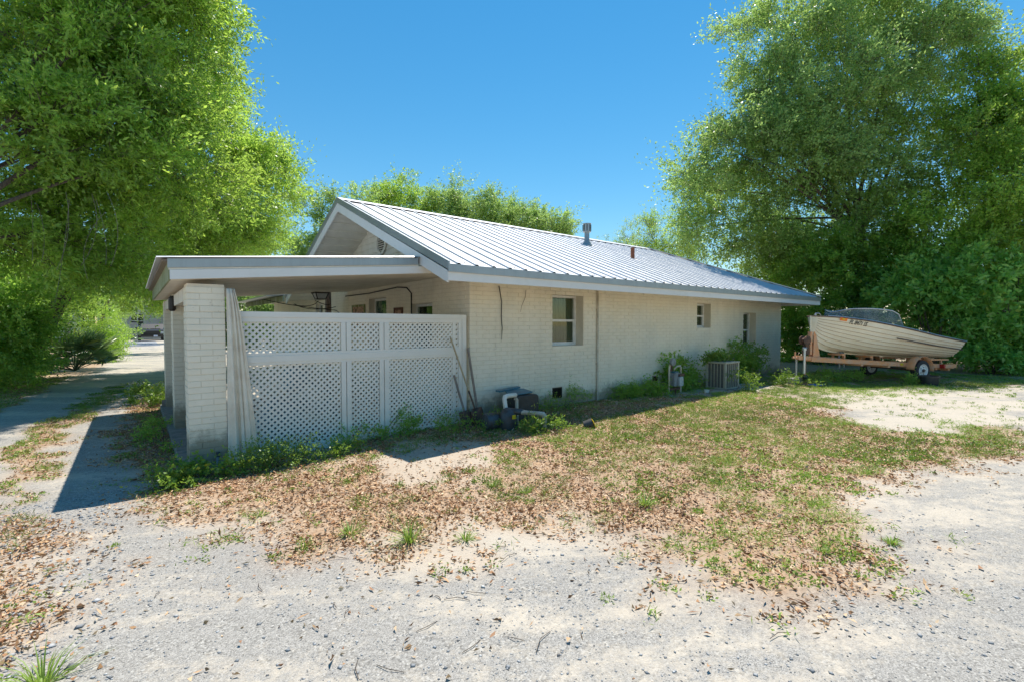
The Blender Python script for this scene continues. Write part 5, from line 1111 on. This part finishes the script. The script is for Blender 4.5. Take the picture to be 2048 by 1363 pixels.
for i,(u,v,nb,h,lb_) in enumerate([(85,1372,70,.26,'long bladed grass tuft at the bottom left corner'),(700,1068,70,.16,'spiky grass tuft at the left end of the leaf litter edge'),(820,1082,90,.20,'tall fanning grass tuft at the lower edge of the litter'),(930,1078,60,.10,'short grass tuft at the litter edge right of the fanning tuft'),(800,972,60,.08,'low clump of grass in the litter before the bare sand patch'),(1050,985,60,.09,'bright grass clump in the middle of the litter'),(1290,1010,80,.14,'grass clump where litter turns to lawn, right of centre'),(1784,1085,70,.07,'lone bright grass tuft on gravel at the right'),(1645,1105,60,.08,'green tuft beside the sandy patch at the right'),(610,1090,50,.07,'flat tuft at the lowest corner of the litter'),(985,972,50,.09,'grass clump left of the bright clump'),(520,1030,50,.08,'straw coloured tuft at the left of the litter'),(1215,1198,40,.035,'dry flat brown tuft alone on gravel at bottom centre'),(1440,1140,50,.05,'low tuft at the tip of the lawn on gravel')]):
    x,y=px_g(u,v); tuft(lb_,x,y,nb,h,200+i,i in (11,12))
# gravel stones
def stones(n,xs,ys,sz,rg,name,kind='stuff'):
    n=len(xs); ico=np.array([(1,0,0),(-1,0,0),(0,1,0),(0,-1,0),(0,0,1),(0,0,-1)],float); F_=np.array([(0,2,4),(2,1,4),(1,3,4),(3,0,4),(2,0,5),(1,2,5),(3,1,5),(0,3,5)])
    s=sz[:,None,None]*rg.uniform(.55,1.1,(n,1,3))*np.array([1,1,.55]); v=ico[None]*s*rg.uniform(.75,1.2,(n,6,1)); a=rg.uniform(0,6.3,n); c_,s_=np.cos(a)[:,None],np.sin(a)[:,None]
    vx=v[:,:,0]*c_-v[:,:,1]*s_; vy=v[:,:,0]*s_+v[:,:,1]*c_; z=gzn(xs,ys)[:,None]+v[:,:,2]+sz[:,None]*.12
    V=np.stack([vx+xs[:,None],vy+ys[:,None],z],-1).reshape(-1,3); f=(F_[None]+(np.arange(n)*6)[:,None,None]).reshape(-1,3)
    return npmesh(name,V,f,M['pebble'],None,{'rnd':np.repeat(np.clip(rg.normal(.5,.25,n),0,1),8)},nv=3,kind=kind)
xs,ys=scatter(200000,-2.5,9,.2,11,rg); dist=np.hypot(xs,ys); k=masks(xs,ys)
p=np.clip(1.6-dist/4.5,.05,1)*np.clip(4*(fbm(xs,ys,1.2,12)-.35)+.15,.06,1)*(1-.92*k['lit'])*np.where(k['strip'],.2,1)
p=np.where((xs<.3)&(ys<6.5),np.maximum(p,.95*np.clip((.5-xs)/1.0,0,1)),p)
keep=rg.random(len(xs))<p*.6; xs,ys=xs[keep],ys[keep]; sz=np.clip(rg.lognormal(-5.42,.5,len(xs)),.0025,.02)*np.where(xs<-.1,1.75,1)
stones(len(xs),xs,ys,sz,rg,'gravel')
xs,ys=scatter(420,-.8,6,.6,5,rg); k=masks(xs,ys); ok=k['lit']<.3; xs,ys=xs[ok],ys[ok]; stones(len(xs),xs,ys,rg.uniform(.009,.02,len(xs)),rg,'larger_stones')
# twigs lying about
tw=MB(); random.seed(3)
for i in range(70):
    x,y=random.uniform(0,5),random.uniform(1.0,5.5); a=random.uniform(0,6.3); l=random.uniform(.05,.22); z=gf(x,y)+.006; tw.tube([(x,y,z),(x+l*.5*math.cos(a),y+l*.5*math.sin(a),z+.008),(x+l*math.cos(a+.2),y+l*math.sin(a+.2),z)],.0022,4)
tw.build('twig_litter',M['bark'],kind='stuff')
